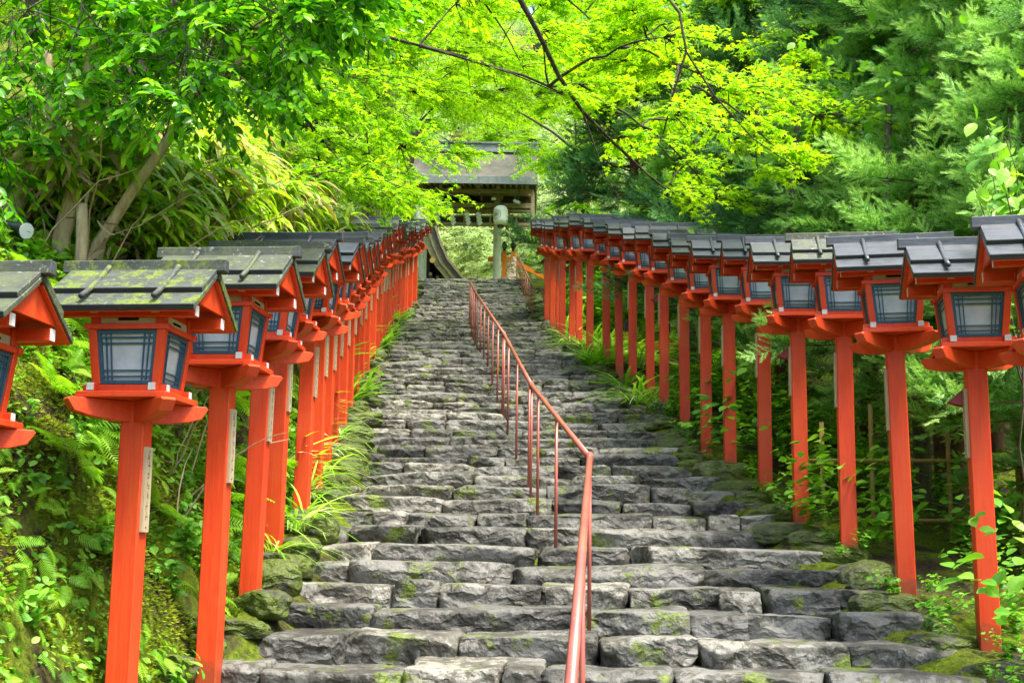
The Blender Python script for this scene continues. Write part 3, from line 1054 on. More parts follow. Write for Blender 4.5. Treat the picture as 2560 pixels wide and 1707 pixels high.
# the lantern cut by the left edge of the picture comes first
LL = [(-2.56, 5.6)] + LEFT
LZ = {0: -1.42, 1: -1.195, 2: -.875, 3: -.505, 4: -.165, 5: .095, 6: .455}
for i, (x, y) in enumerate(LL):
    o = proto_l if i == 0 else copy_tree(proto_l)
    z = LZ.get(i, float(zs(y)) - 0.08)
    # the measured spot is the front of the box; the post stands a quarter metre behind it
    x, y = x * (1 + .25 / y), y + .25
    yaw = R(float(np.interp(y, [6, 12, 30, 36], [5, 3, -1, 4]))) + gl.normal(0, .014)
    o.location = (x, y, z + (gl.normal(0, .018) if i > 6 else 0)); o.rotation_euler = (gl.normal(0, .006), gl.normal(0, .006), -yaw)
    if i in (1,): mm, ds = ROOF_MOSS, "thick yellow moss on its roof"
    elif i in (2, 3): mm, ds = ROOF_LICHEN, "pale lichen spotting its roof"
    elif i in (0,): mm, ds = ROOF_LICHEN, "cut off by the picture's edge"
    elif i in (4, 5, 6, 7, 12): mm, ds = ROOF_BLACK, "smooth black roof boards"
    else: mm, ds = ROOF_GREY, "grey roof boards"
    set_mat(o, mm)
    tag(o, f"red post lantern, {ORD[i + 1]} up the fern bank row, {ds}", "lantern", "red post lanterns along the fern bank")
RR = [(3.14, 6.9, -.73)] + RIGHT
for i, (x, y, z) in enumerate(RR):
    o = proto_r if i == 0 else copy_tree(proto_r)
    yaw = R(float(np.interp(y, [7, 12, 22, 31], [12, 6, 0, -2.5]))) + gl.normal(0, .014)
    x, y = x * (1 + .25 / y), y + .25
    o.location = (x, y, z); o.rotation_euler = (gl.normal(0, .006), gl.normal(0, .006), -yaw)
    mm = ROOF_GREY if i in (0, 1, 2, 4, 6, 8) or i > 9 else ROOF_BLACK
    if i == 3: mm = ROOF_LICHEN
    ds = {0: "its near half outside the picture", 3: "white squiggles of lichen on its roof"}.get(i, "grey roof boards" if mm is ROOF_GREY else "black roof boards")
    set_mat(o, mm)
    if i in (1, 4, 9, 12, 16, 20):
        add_hood(o); ds = ds.replace(" boards", "") + " and small dark red hood"
    tag(o, f"red post lantern, {ORD[i + 1]} up the cedar side row, {ds}", "lantern", "red post lanterns along the cedar trees")

# ------------------------------------------------------------------ handrails
m, nt, out = mat("chipped_red_rail_paint")
rn = noise(nt, coords(nt), 30, 5, 0.7)
rc = ramp(nt, noise(nt, coords(nt), 3.5, 3), [(0.3, (0.26, 0.066, 0.050)), (0.7, (0.40, 0.10, 0.064))])
rc = mixc(nt, ramp(nt, rn, [(0.66, 0.0), (0.70, 1.0)]), rc, (0.50, 0.30, 0.22))
principled(nt, out, rc, 0.38, 0.5, bump(nt, rn, 0.15, 0.003))
RAILM = m

RB = [(0.20, 4.0), (0.36, 6.2), (0.56, 8.65), (0.21, 12.5), (-0.11, 17.0), (-0.78, 25.6), (-1.10, 30.8)]
rail = tag(empty("handrail", (RB[0][0], RB[0][1], float(zs(RB[0][1])))), "long pinkish red pipe handrail running up the middle of the stairs", "handrail")
ro = np.array(rail.location)
H = 1.08
top = [np.array([x, y, float(zs(y)) + H]) - ro for x, y in RB]
top[0][2] = -.43 - ro[2]
top[1] = top[0] + (top[2] - top[0]) * ((RB[1][1] - RB[0][1]) / (RB[2][1] - RB[0][1]))
mb = MB()
mb.tube([top[0], top[1], top[2]], .0225, 10)
mb.build('top_rail', RAILM, rail, smooth=True)
for a in range(2, len(top) - 1):
    mb = MB()
    p, q = top[a], top[a + 1]
    mb.tube([p, p + (q - p) * .33, p + (q - p) * .67, q], .0225, 10)
    mb.build('top_rail', RAILM, rail, smooth=True)
for p in top[2:]:
    mb = MB(); mb.tube([p - np.array([0, .03, .028]), p + np.array([0, 0, .0]), p + np.array([0, .03, .028])], .026, 10)
    mb.build('rail_joint', RAILM, rail, smooth=True)
yy = [6.0, 8.62, 10.49, 11.88, 12.5, 12.75, 14.5, 16.05, 16.96, 17.2, 18.3, 19.6, 20.9, 22.2, 23.5, 24.8, 25.6, 25.85, 27.1, 28.4, 29.6, 30.75]
for y in yy:
    x = float(np.interp(y, [b for a, b in RB], [p[0] + ro[0] for p in top]))
    zt_ = float(np.interp(y, [b for a, b in RB], [p[2] + ro[2] for p in top]))
    mb = MB(); mb.tube([(x - ro[0], y - ro[1], float(zs(y)) - .25 - ro[2]), (x - ro[0], y - ro[1], zt_ - ro[2] - .005)], .015, 8)
    mb.build('baluster', RAILM, rail, smooth=True)

# second rail beside the top of the stairs
RB2 = [(0.56, 33.0), (0.36, 38.0), (0.12, 43.6)]
rail2 = tag(empty("handrail", (RB2[0][0], RB2[0][1], float(zs(RB2[0][1])))), "short red pipe handrail beside the top of the stairs near the gate", "handrail")
ro = np.array(rail2.location)
top = [np.array([x, y, float(zs(y)) + .92]) - ro for x, y in RB2]
mb = MB(); mb.tube(top, .022, 8); mb.build('top_rail', RAILM, rail2, smooth=True)
mb = MB(); mb.tube([top[0] - [0, 0, .02], top[0] + [.22, -.15, -.05], top[0] + [.42, -1.0, -1.2]], .018, 8); mb.build('brace', RAILM, rail2, smooth=True)
for y in np.linspace(33.0, 43.4, 11):
    x = float(np.interp(y, [b for a, b in RB2], [a for a, b in RB2]))
    mb = MB(); mb.tube([(x - ro[0], y - ro[1], float(zs(y)) - .25 - ro[2]), (x - ro[0], y - ro[1], float(zs(y)) + .915 - ro[2])], .016, 6)
    mb.build('baluster', RAILM, rail2, smooth=True)

# ------------------------------------------------------------------ the gate at the top
GW = wood_mat("weathered_gate_timber", (0.23, 0.18, 0.11), (0.50, 0.42, 0.29), 'x', 0.75, 0.2, 40)
GWV = wood_mat("silvery_post_timber", (0.38, 0.37, 0.34), (0.66, 0.64, 0.59), 'z', 0.75, 0.2, 25, blotch=0.9)
GD = wood_mat("dark_board_timber", (0.030, 0.022, 0.016), (0.085, 0.062, 0.045), 'x', 0.8, 0.2)
m, nt, out = mat("cypress_bark_roof")
wv = nt.nodes.new("ShaderNodeTexWave"); wv.wave_type = 'BANDS'; wv.bands_direction = 'Y'
wv.inputs["Scale"].default_value = 5.0; wv.inputs["Distortion"].default_value = 0.6
nt.links.new(coords(nt), wv.inputs[0])
bn = noise(nt, coords(nt), 3.0, 6, 0.7)
f = N(nt, "ShaderNodeMath", operation='MULTIPLY_ADD'); nt.links.new(wv.outputs[1], f.inputs[0]); f.inputs[1].default_value = 0.35; nt.links.new(bn, f.inputs[2])
principled(nt, out, ramp(nt, f.outputs[0], [(0.35, (0.075, 0.070, 0.060)), (0.9, (0.20, 0.188, 0.165))]), 0.9, 0.1, bump(nt, wv.outputs[1], 0.6, 0.03))
BARKROOF = m
SLATE = wood_mat("blue_grey_eave_edge", (0.10, 0.12, 0.135), (0.24, 0.26, 0.28), 'z', 0.6, 0.3, 8, blotch=0.9)

GX0, GY0, GZ0 = -2.05, 45.6, 9.74
gate = tag(empty("shrine_gate", (GX0, GY0, GZ0)), "roofed timber gate with pale bark roof at the head of the stone stairs", "gate")
mb = MB()
for s in (-1, 1):
    mb = MB()
    mb.tube([(s * 1.435, 0, -.3), (s * 1.435, 0, 3.45)], .155, 14)
    mb.box(s * 1.435 - .2, s * 1.435 + .2, -.2, .2, -.3, .12, 0)
    mb.build('post', GWV, gate, smooth=False)
    mb = MB()
    mb.box(s * 1.435 - .09, s * 1.435 + .09, 1.05, 1.23, -.3, 3.3)
    mb.build('rear_post', GWV, gate)
mb = MB()
mb.box(-2.6, 2.66, -.10, .10, 2.56, 2.665); mb.box(-2.6, 2.66, -.10, .10, 2.895, 2.95)
for x in np.arange(-2.35, 2.6, .5):
    mb.box(x - .035, x + .035, -.125, -.101, 2.46, 2.90)
mb.build('lintel_frame', GW, gate, bevel=.004)
mb = MB(); mb.box(-2.6, 2.66, -.03, .03, 2.666, 2.894); mb.build('lintel_panel', GD, gate)
mb = MB(); mb.box(-2.66, 2.70, -.13, .13, 3.10, 3.18); mb.box(-2.7, 2.72, -.16, .16, 3.24, 3.43); mb.build('cross_beam', GW, gate, bevel=.006)
mb = MB(); mb.box(-2.6, 2.62, -.05, .05, 3.431, 3.74); mb.build('upper_panel', GD, gate)
mb = MB()
prof = [(-.95, 3.44), (-.8, 3.5), (-.55, 3.66), (-.3, 3.735), (.3, 3.735), (.55, 3.66), (.8, 3.5), (.95, 3.44), (.55, 3.44), (.35, 3.55), (-.35, 3.55), (-.55, 3.44)]
mb.prism(prof, -.14, -.06, 0, axis='y'); mb.build('frog_leg_strut', DARK, gate)
mb = MB()
for s in (-1, 1):
    mb.box(s * 1.435 - .13, s * 1.435 + .13, -.15, .15, 3.431, 3.58); mb.box(s * 1.435 - .2, s * 1.435 + .2, -.17, .17, 3.581, 3.74)
    for q in (.8, 2.1):
        mb.box(s * q - .035, s * q + .035, -.09, -.051, 3.431, 3.739)
mb.build('bearing_block', GW, gate, bevel=.004)
mb = MB(); mb.box(-2.7, 2.75, -.11, .11, 3.741, 3.87); mb.box(-2.75, 2.8, -.95, -.80, 3.62, 3.74)
for x in (-2.55, -1.435, -.72, 0, .72, 1.435, 2.55):
    mb.box(x - .055, x + .055, -1.15, 1.15, 3.742, 3.85, 0, caps={'y-': 1})
mb.build('purlin', [GW, WHITE], gate)
# rafters and concave bark roof
def roofprof(t):      # t 0 eave .. 1 ridge
    return 3.74 + 1.62 * (0.62 * t + 0.38 * t * t)
mb = MB()
ts = np.linspace(0, 1, 9)
for s in (-1, 1):
    up = [(s * 1.78 * (1 - t), roofprof(t) + .24) for t in ts]
    lo = [(s * 1.70 * (1 - t), roofprof(t)) for t in ts]
    mb.prism(lo + up[::-1], -2.85, 2.90, 0)
mb.build('bark_roof', BARKROOF, gate)
for s in (-1, 1):
    mb = MB()
    y0, y1 = sorted((s * 1.70, s * 1.785))
    mb.box(-2.87, 2.92, y0, y1, 3.70, 3.975)
    mb.build('eave_edge', SLATE, gate)
mb = MB()
for x in np.arange(-2.7, 2.8, .22):
    for s in (-1, 1):
        mb.prism([(s * 1.66, 3.66), (s * .02, 4.10), (s * .02, 4.17), (s * 1.66, 3.73)], x - .03, x + .03, 0)
mb.build('rafters', GW, gate)
mb = MB(); mb.box(-2.9, 2.95, -.24, .24, 5.45, 5.62); mb.box(-2.95, 3.0, -.16, .16, 5.621, 5.80); mb.box(-3.0, 3.05, -.22, .22, 5.801, 5.86)
mb.build('ridge', SLATE, gate)
for s in (-1, 1):
    mb = MB()
    for yy_ in (-1, 1):
        mb.prism([(yy_ * 1.72, 3.50), (yy_ * .04, 4.95), (yy_ * .04, 5.25), (yy_ * 1.78, 3.82)], s * 2.92 - .03, s * 2.92 + .03, 0)
    mb.box(s * 2.76 - .07, s * 2.76 + .07, -1.02, -.72, 2.45, 3.61)
    mb.build('gable_board', GW, gate)

# straw rope and paper streamers
m, nt, out = mat("twisted_straw"); sn = noise(nt, coords(nt), 30, 3)
principled(nt, out, ramp(nt, sn, [(0.3, (0.13, 0.095, 0.035)), (0.7, (0.33, 0.26, 0.11))]), 0.9, 0.1)
STRAW = m
mb = MB()
for ph in (0, 2.094, 4.189):
    pts = [(x, -.24 + .035 * math.cos(x * 16 + ph), 3.035 + .035 * math.sin(x * 16 + ph)) for x in np.linspace(-1.9, 1.9, 150)]
    mb.tube(pts, .042, 6)
rp = mb.build('straw_rope', STRAW, None, smooth=True)
rp.location = (GX0, GY0, GZ0)
tag(rp, "twisted straw rope stretched under the gate beam above the paper streamers", "rope")
m, nt, out = mat("folded_white_paper"); principled(nt, out, (0.86, 0.855, 0.83), 0.8, 0.1)
WPAPER = m
shl = ["nearest the fern bank", "second from the fern bank lantern", "third from the fern bank lantern", "nearest the clear round lantern"]
for q, xq in enumerate((-2.92, -2.34, -1.77, -1.33)):
    mb = MB()
    z = 0.0
    for j in range(4):
        dx = (j % 2) * 0.0
        y = -.004 * j
        P = [(-.105, z - .02), (.02, z + .13), (.115, z + .03), (-.015, z - .12)]
        P = [(a + .028 * j - .04, b) for a, b in P]
        mb.prism(P, y - .002, y + .002, 0, axis='y')
        z -= .128
    o = mb.build('paper_streamer', WPAPER)
    o.location = (xq, 45.30, 12.70)
    tag(o, f"white zigzag paper streamer hanging from the gate rope, {shl[q]}", "paper streamer", "paper streamers on the gate")


def paper_lantern(loc, rz, label):
    root = tag(empty('paper_lantern', loc, rz), label, 'lantern', 'paper lanterns on the gate')
    prof = []
    Hh, Rr = .74, .275
    for i in range(41):
        t = i / 40
        z = -Hh / 2 + Hh * t
        e = abs(2 * t - 1)
        r = Rr * (1 - .45 * e ** 5) * (1 + .012 * math.sin(t * 2 * math.pi * 20))
        prof.append((r, z))
    n = 32
    V = np.array([(r * math.cos(a), r * math.sin(a), z) for r, z in prof for a in np.linspace(0, 2 * math.pi, n, endpoint=False)])
    Q = []
    for i in range(40):
        A = i * n + np.arange(n); B = i * n + (np.arange(n) + 1) % n
        Q.append(np.stack([A, B, B + n, A + n], 1))
    link_mesh('paper_body', raw_mesh('paper_body', V, [np.concatenate(Q)], WPAPER, smooth=True), root)
    mb = MB(); mb.tube([(0, 0, -Hh / 2 - .09), (0, 0, -Hh / 2 + .01)], .12, 16); mb.tube([(0, 0, Hh / 2 - .01), (0, 0, Hh / 2 + .04)], .14, 16)
    mb.tube([(0, 0, Hh / 2 + .03), (0, 0, Hh / 2 + .33)], .012, 6)
    mb.build('cap_rings', BLACKM, root)
    # sixteen petal crest drawn in thin ink lines on the paper
    Cr = .19
    def on(u, v):
        z = v
        t = (z + Hh / 2) / Hh
        e = abs(2 * t - 1)
        r = Rr * (1 - .45 * e ** 5) + .008
        a = -math.pi / 2 + u / r
        return (r * math.cos(a), r * math.sin(a), z)
    mb = MB()
    def line(p, q, w=.0045):
        d = np.array(q) - np.array(p); L = np.linalg.norm(d); d = d / L
        nn = np.array([-d[1], d[0]]) * w
        k_ = 4
        vs = []
        for i in range(k_ + 1):
            c = np.array(p) + d * L * i / k_
            vs += [on(*(c + nn)), on(*(c - nn))]
        mb.add(vs, [(2 * i, 2 * i + 1, 2 * i + 3, 2 * i + 2) for i in range(k_)])
    for j in range(16):
        a0, a1 = 2 * math.pi * j / 16, 2 * math.pi * (j + 1) / 16
        line((.025 * math.cos(a0), .025 * math.sin(a0)), (Cr * .90 * math.cos(a0), Cr * .90 * math.sin(a0)))
        pts = []
        for i in range(6):
            t = i / 5
            a = a0 + (a1 - a0) * t
            rr = Cr * (.90 + .10 * math.sin(math.pi * t))
            pts.append((rr * math.cos(a), rr * math.sin(a)))
        for p, q in zip(pts[:-1], pts[1:]): line(p, q, .005)
        line((.025 * math.cos(a0), .025 * math.sin(a0)), (.025 * math.cos(a1), .025 * math.sin(a1)), .004)
    mb.build('crest', BLACKM, root, fixn=False)


paper_lantern((-0.49, 44.4, 12.37), R(-35), "round white paper lantern with flower crest hanging clear under the gate eave")
paper_lantern((-3.48, 44.4, 12.37), R(35), "round white paper lantern with flower crest half hidden behind the red lanterns")

# small things on and by the gate
sc_ = tag(empty('security_camera', (0.15, 44.3, 12.95)), "small grey security camera under the gate eave beside the round lantern", "camera")
mb = MB(); M = Matrix.Rotation(R(25), 4, 'Y') @ Matrix.Rotation(R(-20), 4, 'Z'); mb.box(-.16, .12, -.055, .055, -.12, -.02, 0, M); mb.build('housing', WHITE, sc_, bevel=.01)
mb = MB(); mb.tube([(0, 0, -.04), (.04, 0, .25), (.05, 0, .45)], .018, 6); mb.build('bracket', BLACKM, sc_)
mb = MB(); mb.tube([(-.17, .03, -.02), (-.21, .03, -.02)], .045, 10); mb.build('lens', BLACKM, sc_)
fl = tag(empty('flood_lamp', (-0.77, 44.9, 13.16)), "small square white flood lamp fixed under the gate roof", "flood lamp")
mb = MB(); mb.box(-.10, .10, -.05, .05, -.07, .07); mb.build('housing', BLACKM, fl)
mb = MB(); mb.box(-.085, .085, -.058, -.051, -.055, .055); mb.build('lens', WPAPER, fl)

# standing stone
SAND = stone_mat("pale_sandstone", (0.16, 0.12, 0.075), (0.30, 0.245, 0.165), (0.75, 0.8))
P, F = stone(18, .62, .5, 1.5, np.random.default_rng(4), k=2.5, cuts=5, rough=.04, top=False)
tt = np.clip((P[:, 2] + .75) / 1.5, 0, 1)
wd = np.interp(tt, [0, .35, .55, 1], [1.25, 1.15, .75, .55])
P[:, 0] = P[:, 0] * wd + .10 * tt; P[:, 1] *= wd
o = link_mesh('standing_stone', raw_mesh('standing_stone', P, [F], SAND, smooth=True))
o.location = (-.10, 44.3, 10.05)
tag(o, "pale upright rounded stone at the foot of the gate post", "stone")

# vermilion railing beyond the gate
orl = tag(empty('orange_railing', (-.1, 47.2, 9.74)), "orange painted railing with black finials behind the gate post", "railing")
for x, h in ((-.25, 1.95), (.10, 1.95)):
    mb = MB(); mb.box(x - .085, x + .085, -.085, .085, -.3, h); mb.build('post', ORANGE, orl)
    mb = MB(); mb.tube([(x, 0, h + .0), (x, 0, h + .1), (x, 0, h + .16), (x, 0, h + .26), (x, 0, h + .38), (x, 0, h + .44)], [.06, .05, .09, .12, .07, .005], 10); mb.build('finial', BLACKM, orl, smooth=True)
mb = MB(); mb.box(-.9, .0, -.06, .06, 1.55, 1.72)
mb.prism([(.0, 1.72), (1.9, .72), (1.9, .54), (.0, 1.52)], -.06, .06, 0, axis='y'); mb.prism([(.0, .9), (1.9, -.1), (1.9, -.22), (.0, .78)], -.05, .05, 0, axis='y')
mb.build('top_rail', ORANGE, orl)

# shrine hall behind, its sweeping curved roof verge
hall = tag(empty('shrine_hall', (-5.2, 55.0, 9.74)), "wooden shrine hall behind the gate with a sweeping curved roof edge", "building")
HB = wood_mat("brown_verge_board", (0.26, 0.19, 0.125), (0.50, 0.40, 0.30), 'z', 0.6)
def verge(off):
    base = [(1.20, 5.9), (1.45, 5.15), (1.76, 4.54), (2.02, 3.76), (2.35, 3.03), (2.97, 2.27), (3.6, 1.75)]
    return [(x - off, z - off * .35) for x, z in base]
def band(o0, o1, y0, y1, name, mm):
    mb = MB()
    a, b = verge(o0), verge(o1)
    for i in range(len(a) - 1):
        mb.prism([a[i], a[i + 1], b[i + 1], b[i]], y0, y1, 0, axis='y')
    mb.build(name, mm, hall)
band(0, .10, -2.0, 6, 'roof_edge', HB)
band(.101, .27, -1.95, 6, 'bark_roof', BARKROOF)
band(.271, .42, -1.9, -1.7, 'verge_board', HB)
band(.421, .66, -1.8, -1.62, 'lower_verge_board', GW)
mb = MB()
for i in range(7):
    x = .1 + i * .33
    mb.box(x, x + .14, -1.3, 4, 2.6 + .45 - i * .16, 2.75 + .45 - i * .16)
mb.build('rafters', HB, hall)
mb = MB(); mb.box(-4, 1.4, -.6, 5, -.2, 4.2); mb.build('wall', GD, hall)
mb = MB(); mb.box(.2, 1.6, -1.5, -1.2, 1.2, 2.2); mb.build('beam', HB, hall)
m, nt, out = mat("gilt_fitting"); principled(nt, out, (0.75, 0.50, 0.12), 0.3, 0.5, metal=0.6); GOLD = m
for x, z in ((1.62, 2.95), (1.42, 1.9)):
    mb = MB(); mb.tube([(x, -2.03, z), (x, -1.91, z)], .13, 14); mb.build('gilt_boss', GOLD, hall)

# ------------------------------------------------------------------ things on the fern bank and cedar side
fd = tag(empty('floodlight', (-3.42, 8.3, 2.16)), "round silver floodlight tucked in the leaves above the fern bank", "floodlight")
m, nt, out = mat("lamp_glass"); principled(nt, out, (0.72, 0.74, 0.78), 0.15, 0.6); GLASSW = m
mb = MB(); d = np.array([.85, -.45, -.25]); d /= np.linalg.norm(d)
mb.tube([-.20 * d, -.12 * d, 0 * d, .02 * d], [.03, .045, .060, .064], 20); mb.build('housing', BLACKM, fd, smooth=False)
mb = MB(); mb.tube([.012 * d, .03 * d], .057, 20); mb.build('lens', GLASSW, fd)
mb = MB(); mb.tube([(-.05, .05, -.10), (-.07, .08, -.55)], .03, 8); mb.build('stem', BLACKM, fd)

mb = MB(); z0 = tz1(-3.12, 8.6)
mb.tube([(0, 0, min(-.35, z0 - 2.02 - .2)), (-.01, 0, .18), (-.03, 0, .42)], [.045, .043, .040], 10)
o = mb.build('wooden_stake', BARK_TAN, None, smooth=True); o.location = (-3.11, 8.6, 2.02)
tag(o, "short sawn off wooden stake standing on the bank between leaning tan trunks", "stake")

bf = tag(empty('bamboo_fence', (3.3, 11.6, .0)), "thin yellow bamboo pole fence in the shade behind the red posts", "fence")
for x in (-.35, .12, .30, .85, 1.5):
    mb = MB(); mb.tube([(x, .02, -.5), (x + .01, .02, 1.25 + .2 * math.sin(x * 9))], .022, 8); mb.build('pole', BAMBOO, bf, smooth=True)
for z in (.32, .88):
    mb = MB(); mb.tube([(-.6, -.025, z), (1.8, -.025, z + .03)], .020, 8); mb.build('rail', BAMBOO, bf, smooth=True)

of = tag(empty('orange_fence', (3.0, 27.4, 3.6)), "orange wooden fence with dark caps seen between the red posts", "fence")
for x in (-.35, .5, 1.35):
    mb = MB(); mb.box(x - .07, x + .07, -.07, .07, -.6, 1.35); mb.build('post', ORANGE, of)
    mb = MB(); mb.box(x - .09, x + .09, -.09, .09, 1.3505, 1.62); mb.build('cap', BLACKM, of)
for z in (.35, .95):
    mb = MB(); mb.box(-.9, 2.0, -.095, -.071, z, z + .16); mb.build('rail', ORANGE, of)

# ------------------------------------------------------------------ plants
gp = np.random.default_rng(31)


def curve(p0, p1, sag=0.0, n=8, wob=0.0, g=gp):
    p0, p1 = np.array(p0, float), np.array(p1, float)
    t = np.linspace(0, 1, n)[:, None]
    L = np.linalg.norm(p1 - p0)
    P = p0 + (p1 - p0) * t
    P[:, 2] += sag * L * (4 * t[:, 0] * (1 - t[:, 0]))
    if wob:
        w = np.cumsum(g.normal(0, wob * L / n, (n, 3)), 0)
        w -= t * w[-1]
        P += w * np.sin(np.pi * t) ** 0.3
    return P


T_M5, T_M3 = t_maple(5), t_maple(3)
T_OV, T_OV2 = t_oval(), t_oval(.33, .2, .05)
T_SASA = t_blade(.075, .55, 6)
T_BL = t_blade(.014, .75, 7)
T_IRIS = t_blade(.035, .5, 5)
T_FERN, T_CED, T_TUFT = t_fern(), t_cedar(), t_tuft()


def pad(Lv, lines, c, axis, Rr, ntw, per, leaf, g, arc=95, droop=.28, tmin=.0, tmax=1.0, twr=.006, upn=1.0):
    """a flat fan of twigs carrying leaves - the layered sprays of a maple"""
    az = math.atan2(axis[1], axis[0])
    for i in range(ntw):
        a = az + math.radians(g.uniform(-arc, arc))
        L = Rr * g.uniform(.55, 1.05)
        d = np.array([math.cos(a), math.sin(a), g.uniform(-.10, .18)])
        t = np.linspace(0, 1, 6)
        P = c + d * (t * L)[:, None]
        P[:, 2] -= droop * L * t ** 2
        P += np.cumsum(g.normal(0, .02 * L, P.shape), 0) * t[:, None]
        if lines is not None: lines.append((P, twr * (1 - .7 * t) * (.7 + L)))
        k = per
        tt = g.uniform(.12, 1.0, k) ** .8
        pos = np.stack([np.interp(tt, t, P[:, q]) for q in range(3)], 1) + g.normal(0, .035 * Rr, (k, 3)) * np.array([1, 1, .6])
        b = a + np.radians(g.choice([-1, 1], k) * g.uniform(10, 95, k))
        dr = np.stack([np.cos(b), np.sin(b), g.uniform(-.75, .1, k)], 1)
        nn = np.array([0, 0, upn]) + g.normal(0, .42, (k, 3))
        tn = np.clip(g.normal(.5 * (tmin + tmax), (tmax - tmin) * .30, k), 0, 1)
        Lv.add(pos, dr, nn, leaf * g.uniform(.7, 1.2, k), tn)


def maple(name, base, fork, pads, label, tr=.18, leaf=.10, ntw=14, per=22, m=None, tmpl=None, bark=None, g=gp, tmin=0., tmax=1., Rr=(.9, 1.5), group=None, extra=()):
    root = tag(empty(name, base), label, 'tree', group)
    b = np.array(base, float)
    Lv = Leaves(tmpl or T_M3)
    big, tw = [], []
    f = np.array(fork, float) - b
    tp = curve((0, 0, -.4), f, 0, 9, .15, g)
    big.append((tp, np.linspace(tr, tr * .62, 9)))
    forks = [f]
    for p in pads:
        c = np.array(p, float) - b
        # join each pad to a limb
        s = f + (c - f) * 0
        j = forks[int(g.integers(0, len(forks)))] if len(forks) > 1 and g.random() < .75 else f
        best = min(forks, key=lambda q: np.linalg.norm(q - c) + .25 * np.linalg.norm(q - f))
        P = curve(best, c, .07, 9, .10, g)
        L = np.linalg.norm(c - best)
        r0 = min(tr * .4, .010 + .0055 * L)
        big.append((P, np.linspace(r0, .006, 9)))
        forks.append(P[5])
        ax = c - f
        pad(Lv, tw, c, ax, g.uniform(*Rr), ntw, per, leaf, g, tmin=tmin, tmax=tmax)
        pad(Lv, tw, P[6], ax, g.uniform(*Rr) * .7, ntw // 2, per, leaf, g, tmin=tmin, tmax=tmax)
    for P, rr in extra:
        big.append((np.array(P) - b, np.array(rr)))
    tubes_mesh('trunk', big, bark or BARK_DARK, 8, root)
    tubes_mesh('twigs', tw, bark or BARK_DARK, 4, root)
    link_mesh('crown', Lv.mesh('crown', m or L_MAPLE), root)
    return root


def region(n, xr_, yr_, el0, el1, g, xf=None):
    """points of a crown hanging over the stairs: height grows with distance as the slope does"""
    out = []
    for i in range(n):
        y = g.uniform(*yr_); x = g.uniform(*xr_)
        lo, hi = (el0(x, y), el1(x, y)) if callable(el0) else (el0, el1)
        out.append((x, y, y * math.tan(math.radians(g.uniform(lo, hi)))))
    return out


g = np.random.default_rng(101)
# big maple over the middle of the stairs (rooted on the bank, high above the lanterns)
maple('maple_tree', (-5.6, 27, tz1(-5.6, 27)), (-4.3, 26, 10.6),
      region(60, (-6, 3.2), (22, 31), lambda x, y: 20.5 if -.105 < x / y < .03 else (21.0 if x / y > .03 else 18.4), lambda x, y: 28.5, g) + region(22, (-7, 5), (30, 36), 21.5, 28.5, g), "tall green maple whose bright layered crown hangs in front of the gate roof", .24, .095, 18, 32, L_MAPLE, T_M3, g=g)
maple('maple_tree', (-4.6, 16.5, tz1(-4.6, 16.5)), (-4.0, 17, 6.6),
      region(60, (-6.0, -1.6), (14.5, 22), 16.6, 27.5, g), "leafy green maple over the fern bank lanterns", .15, .095, 14, 22, L_MAPLE_G, T_M5, g=g)
maple('maple_tree', (6.2, 25, tz1(6.2, 25)), (5.0, 24, 8.6),
      region(66, (.6, 8.5), (18, 29), lambda x, y: 20.8 if x / y < .12 else 17.5, lambda x, y: 28.5, g), "yellow green maple glowing above the cedars on the open side", .22, .095, 16, 28, L_MAPLE, T_M5, g=g, tmin=.35)
maple('maple_tree', (-4.6, 37.5, tz1(-4.6, 37.5)), (-3.3, 39.6, 14.2),
      region(34, (-7.5, 0.5), (35, 42), lambda x, y: 19.8 if -.095 < x / y < .03 else 17.4, lambda x, y: 26, g) + region(3, (-2.2, 0.4), (39, 41.5), 18.3, 19.6, g), "dark trunked maple leaning beside the gate", .30, .13, 14, 22, L_MAPLE, T_M3, g=g, tmin=.1)
# near maple whose long mossy limb droops over the steps
lim = [(-3.9, 12.5, 5.6), (-2.4, 12.6, 7.4), (-1.0, 12.8, 7.5), (-.25, 12.95, 6.9), (.04, 13.0, 6.15), (.25, 13.2, 5.85), (.5, 13.6, 5.5), (.8, 14.0, 5.22), (1.15, 14.3, 4.98), (1.55, 14.7, 4.76), (1.9, 15.0, 4.58), (2.5, 15.4, 4.5)]
lim2 = [(-.25, 12.95, 6.9), (.7, 12.0, 6.4), (1.3, 11.2, 5.6), (1.56, 11.0, 5.09), (1.62, 11.0, 4.7), (1.50, 11.1, 4.3), (1.42, 11.2, 3.95)]
lim3 = [(1.62, 11.0, 4.7), (1.9, 11.1, 4.3), (2.3, 11.3, 3.95), (2.8, 11.5, 3.7)]
lim4 = [(.8, 14.0, 5.22), (.95, 14.1, 4.85), (1.1, 14.2, 4.45), (1.3, 14.3, 4.2)]
pads_n = [(.5, 13.9, 5.4), (1.3, 14.6, 5.1), (1.0, 14.4, 5.7), (2.1, 15.3, 5.0), (2.6, 15.5, 4.6), (2.0, 15.8, 5.8), (3.0, 16.0, 5.6), (1.6, 12.5, 5.5), (2.3, 12.9, 5.1), (2.9, 13.3, 5.3),
          (1.5, 11.2, 4.15), (2.6, 11.6, 3.95), (2.2, 12.0, 4.7), (3.2, 12.4, 4.6), (1.9, 14.9, 4.45), (2.9, 14.0, 4.5), (.3, 13.7, 6.1), (-.6, 13.6, 6.5), (3.4, 14.5, 6.2), (4.0, 15.2, 5.7)]
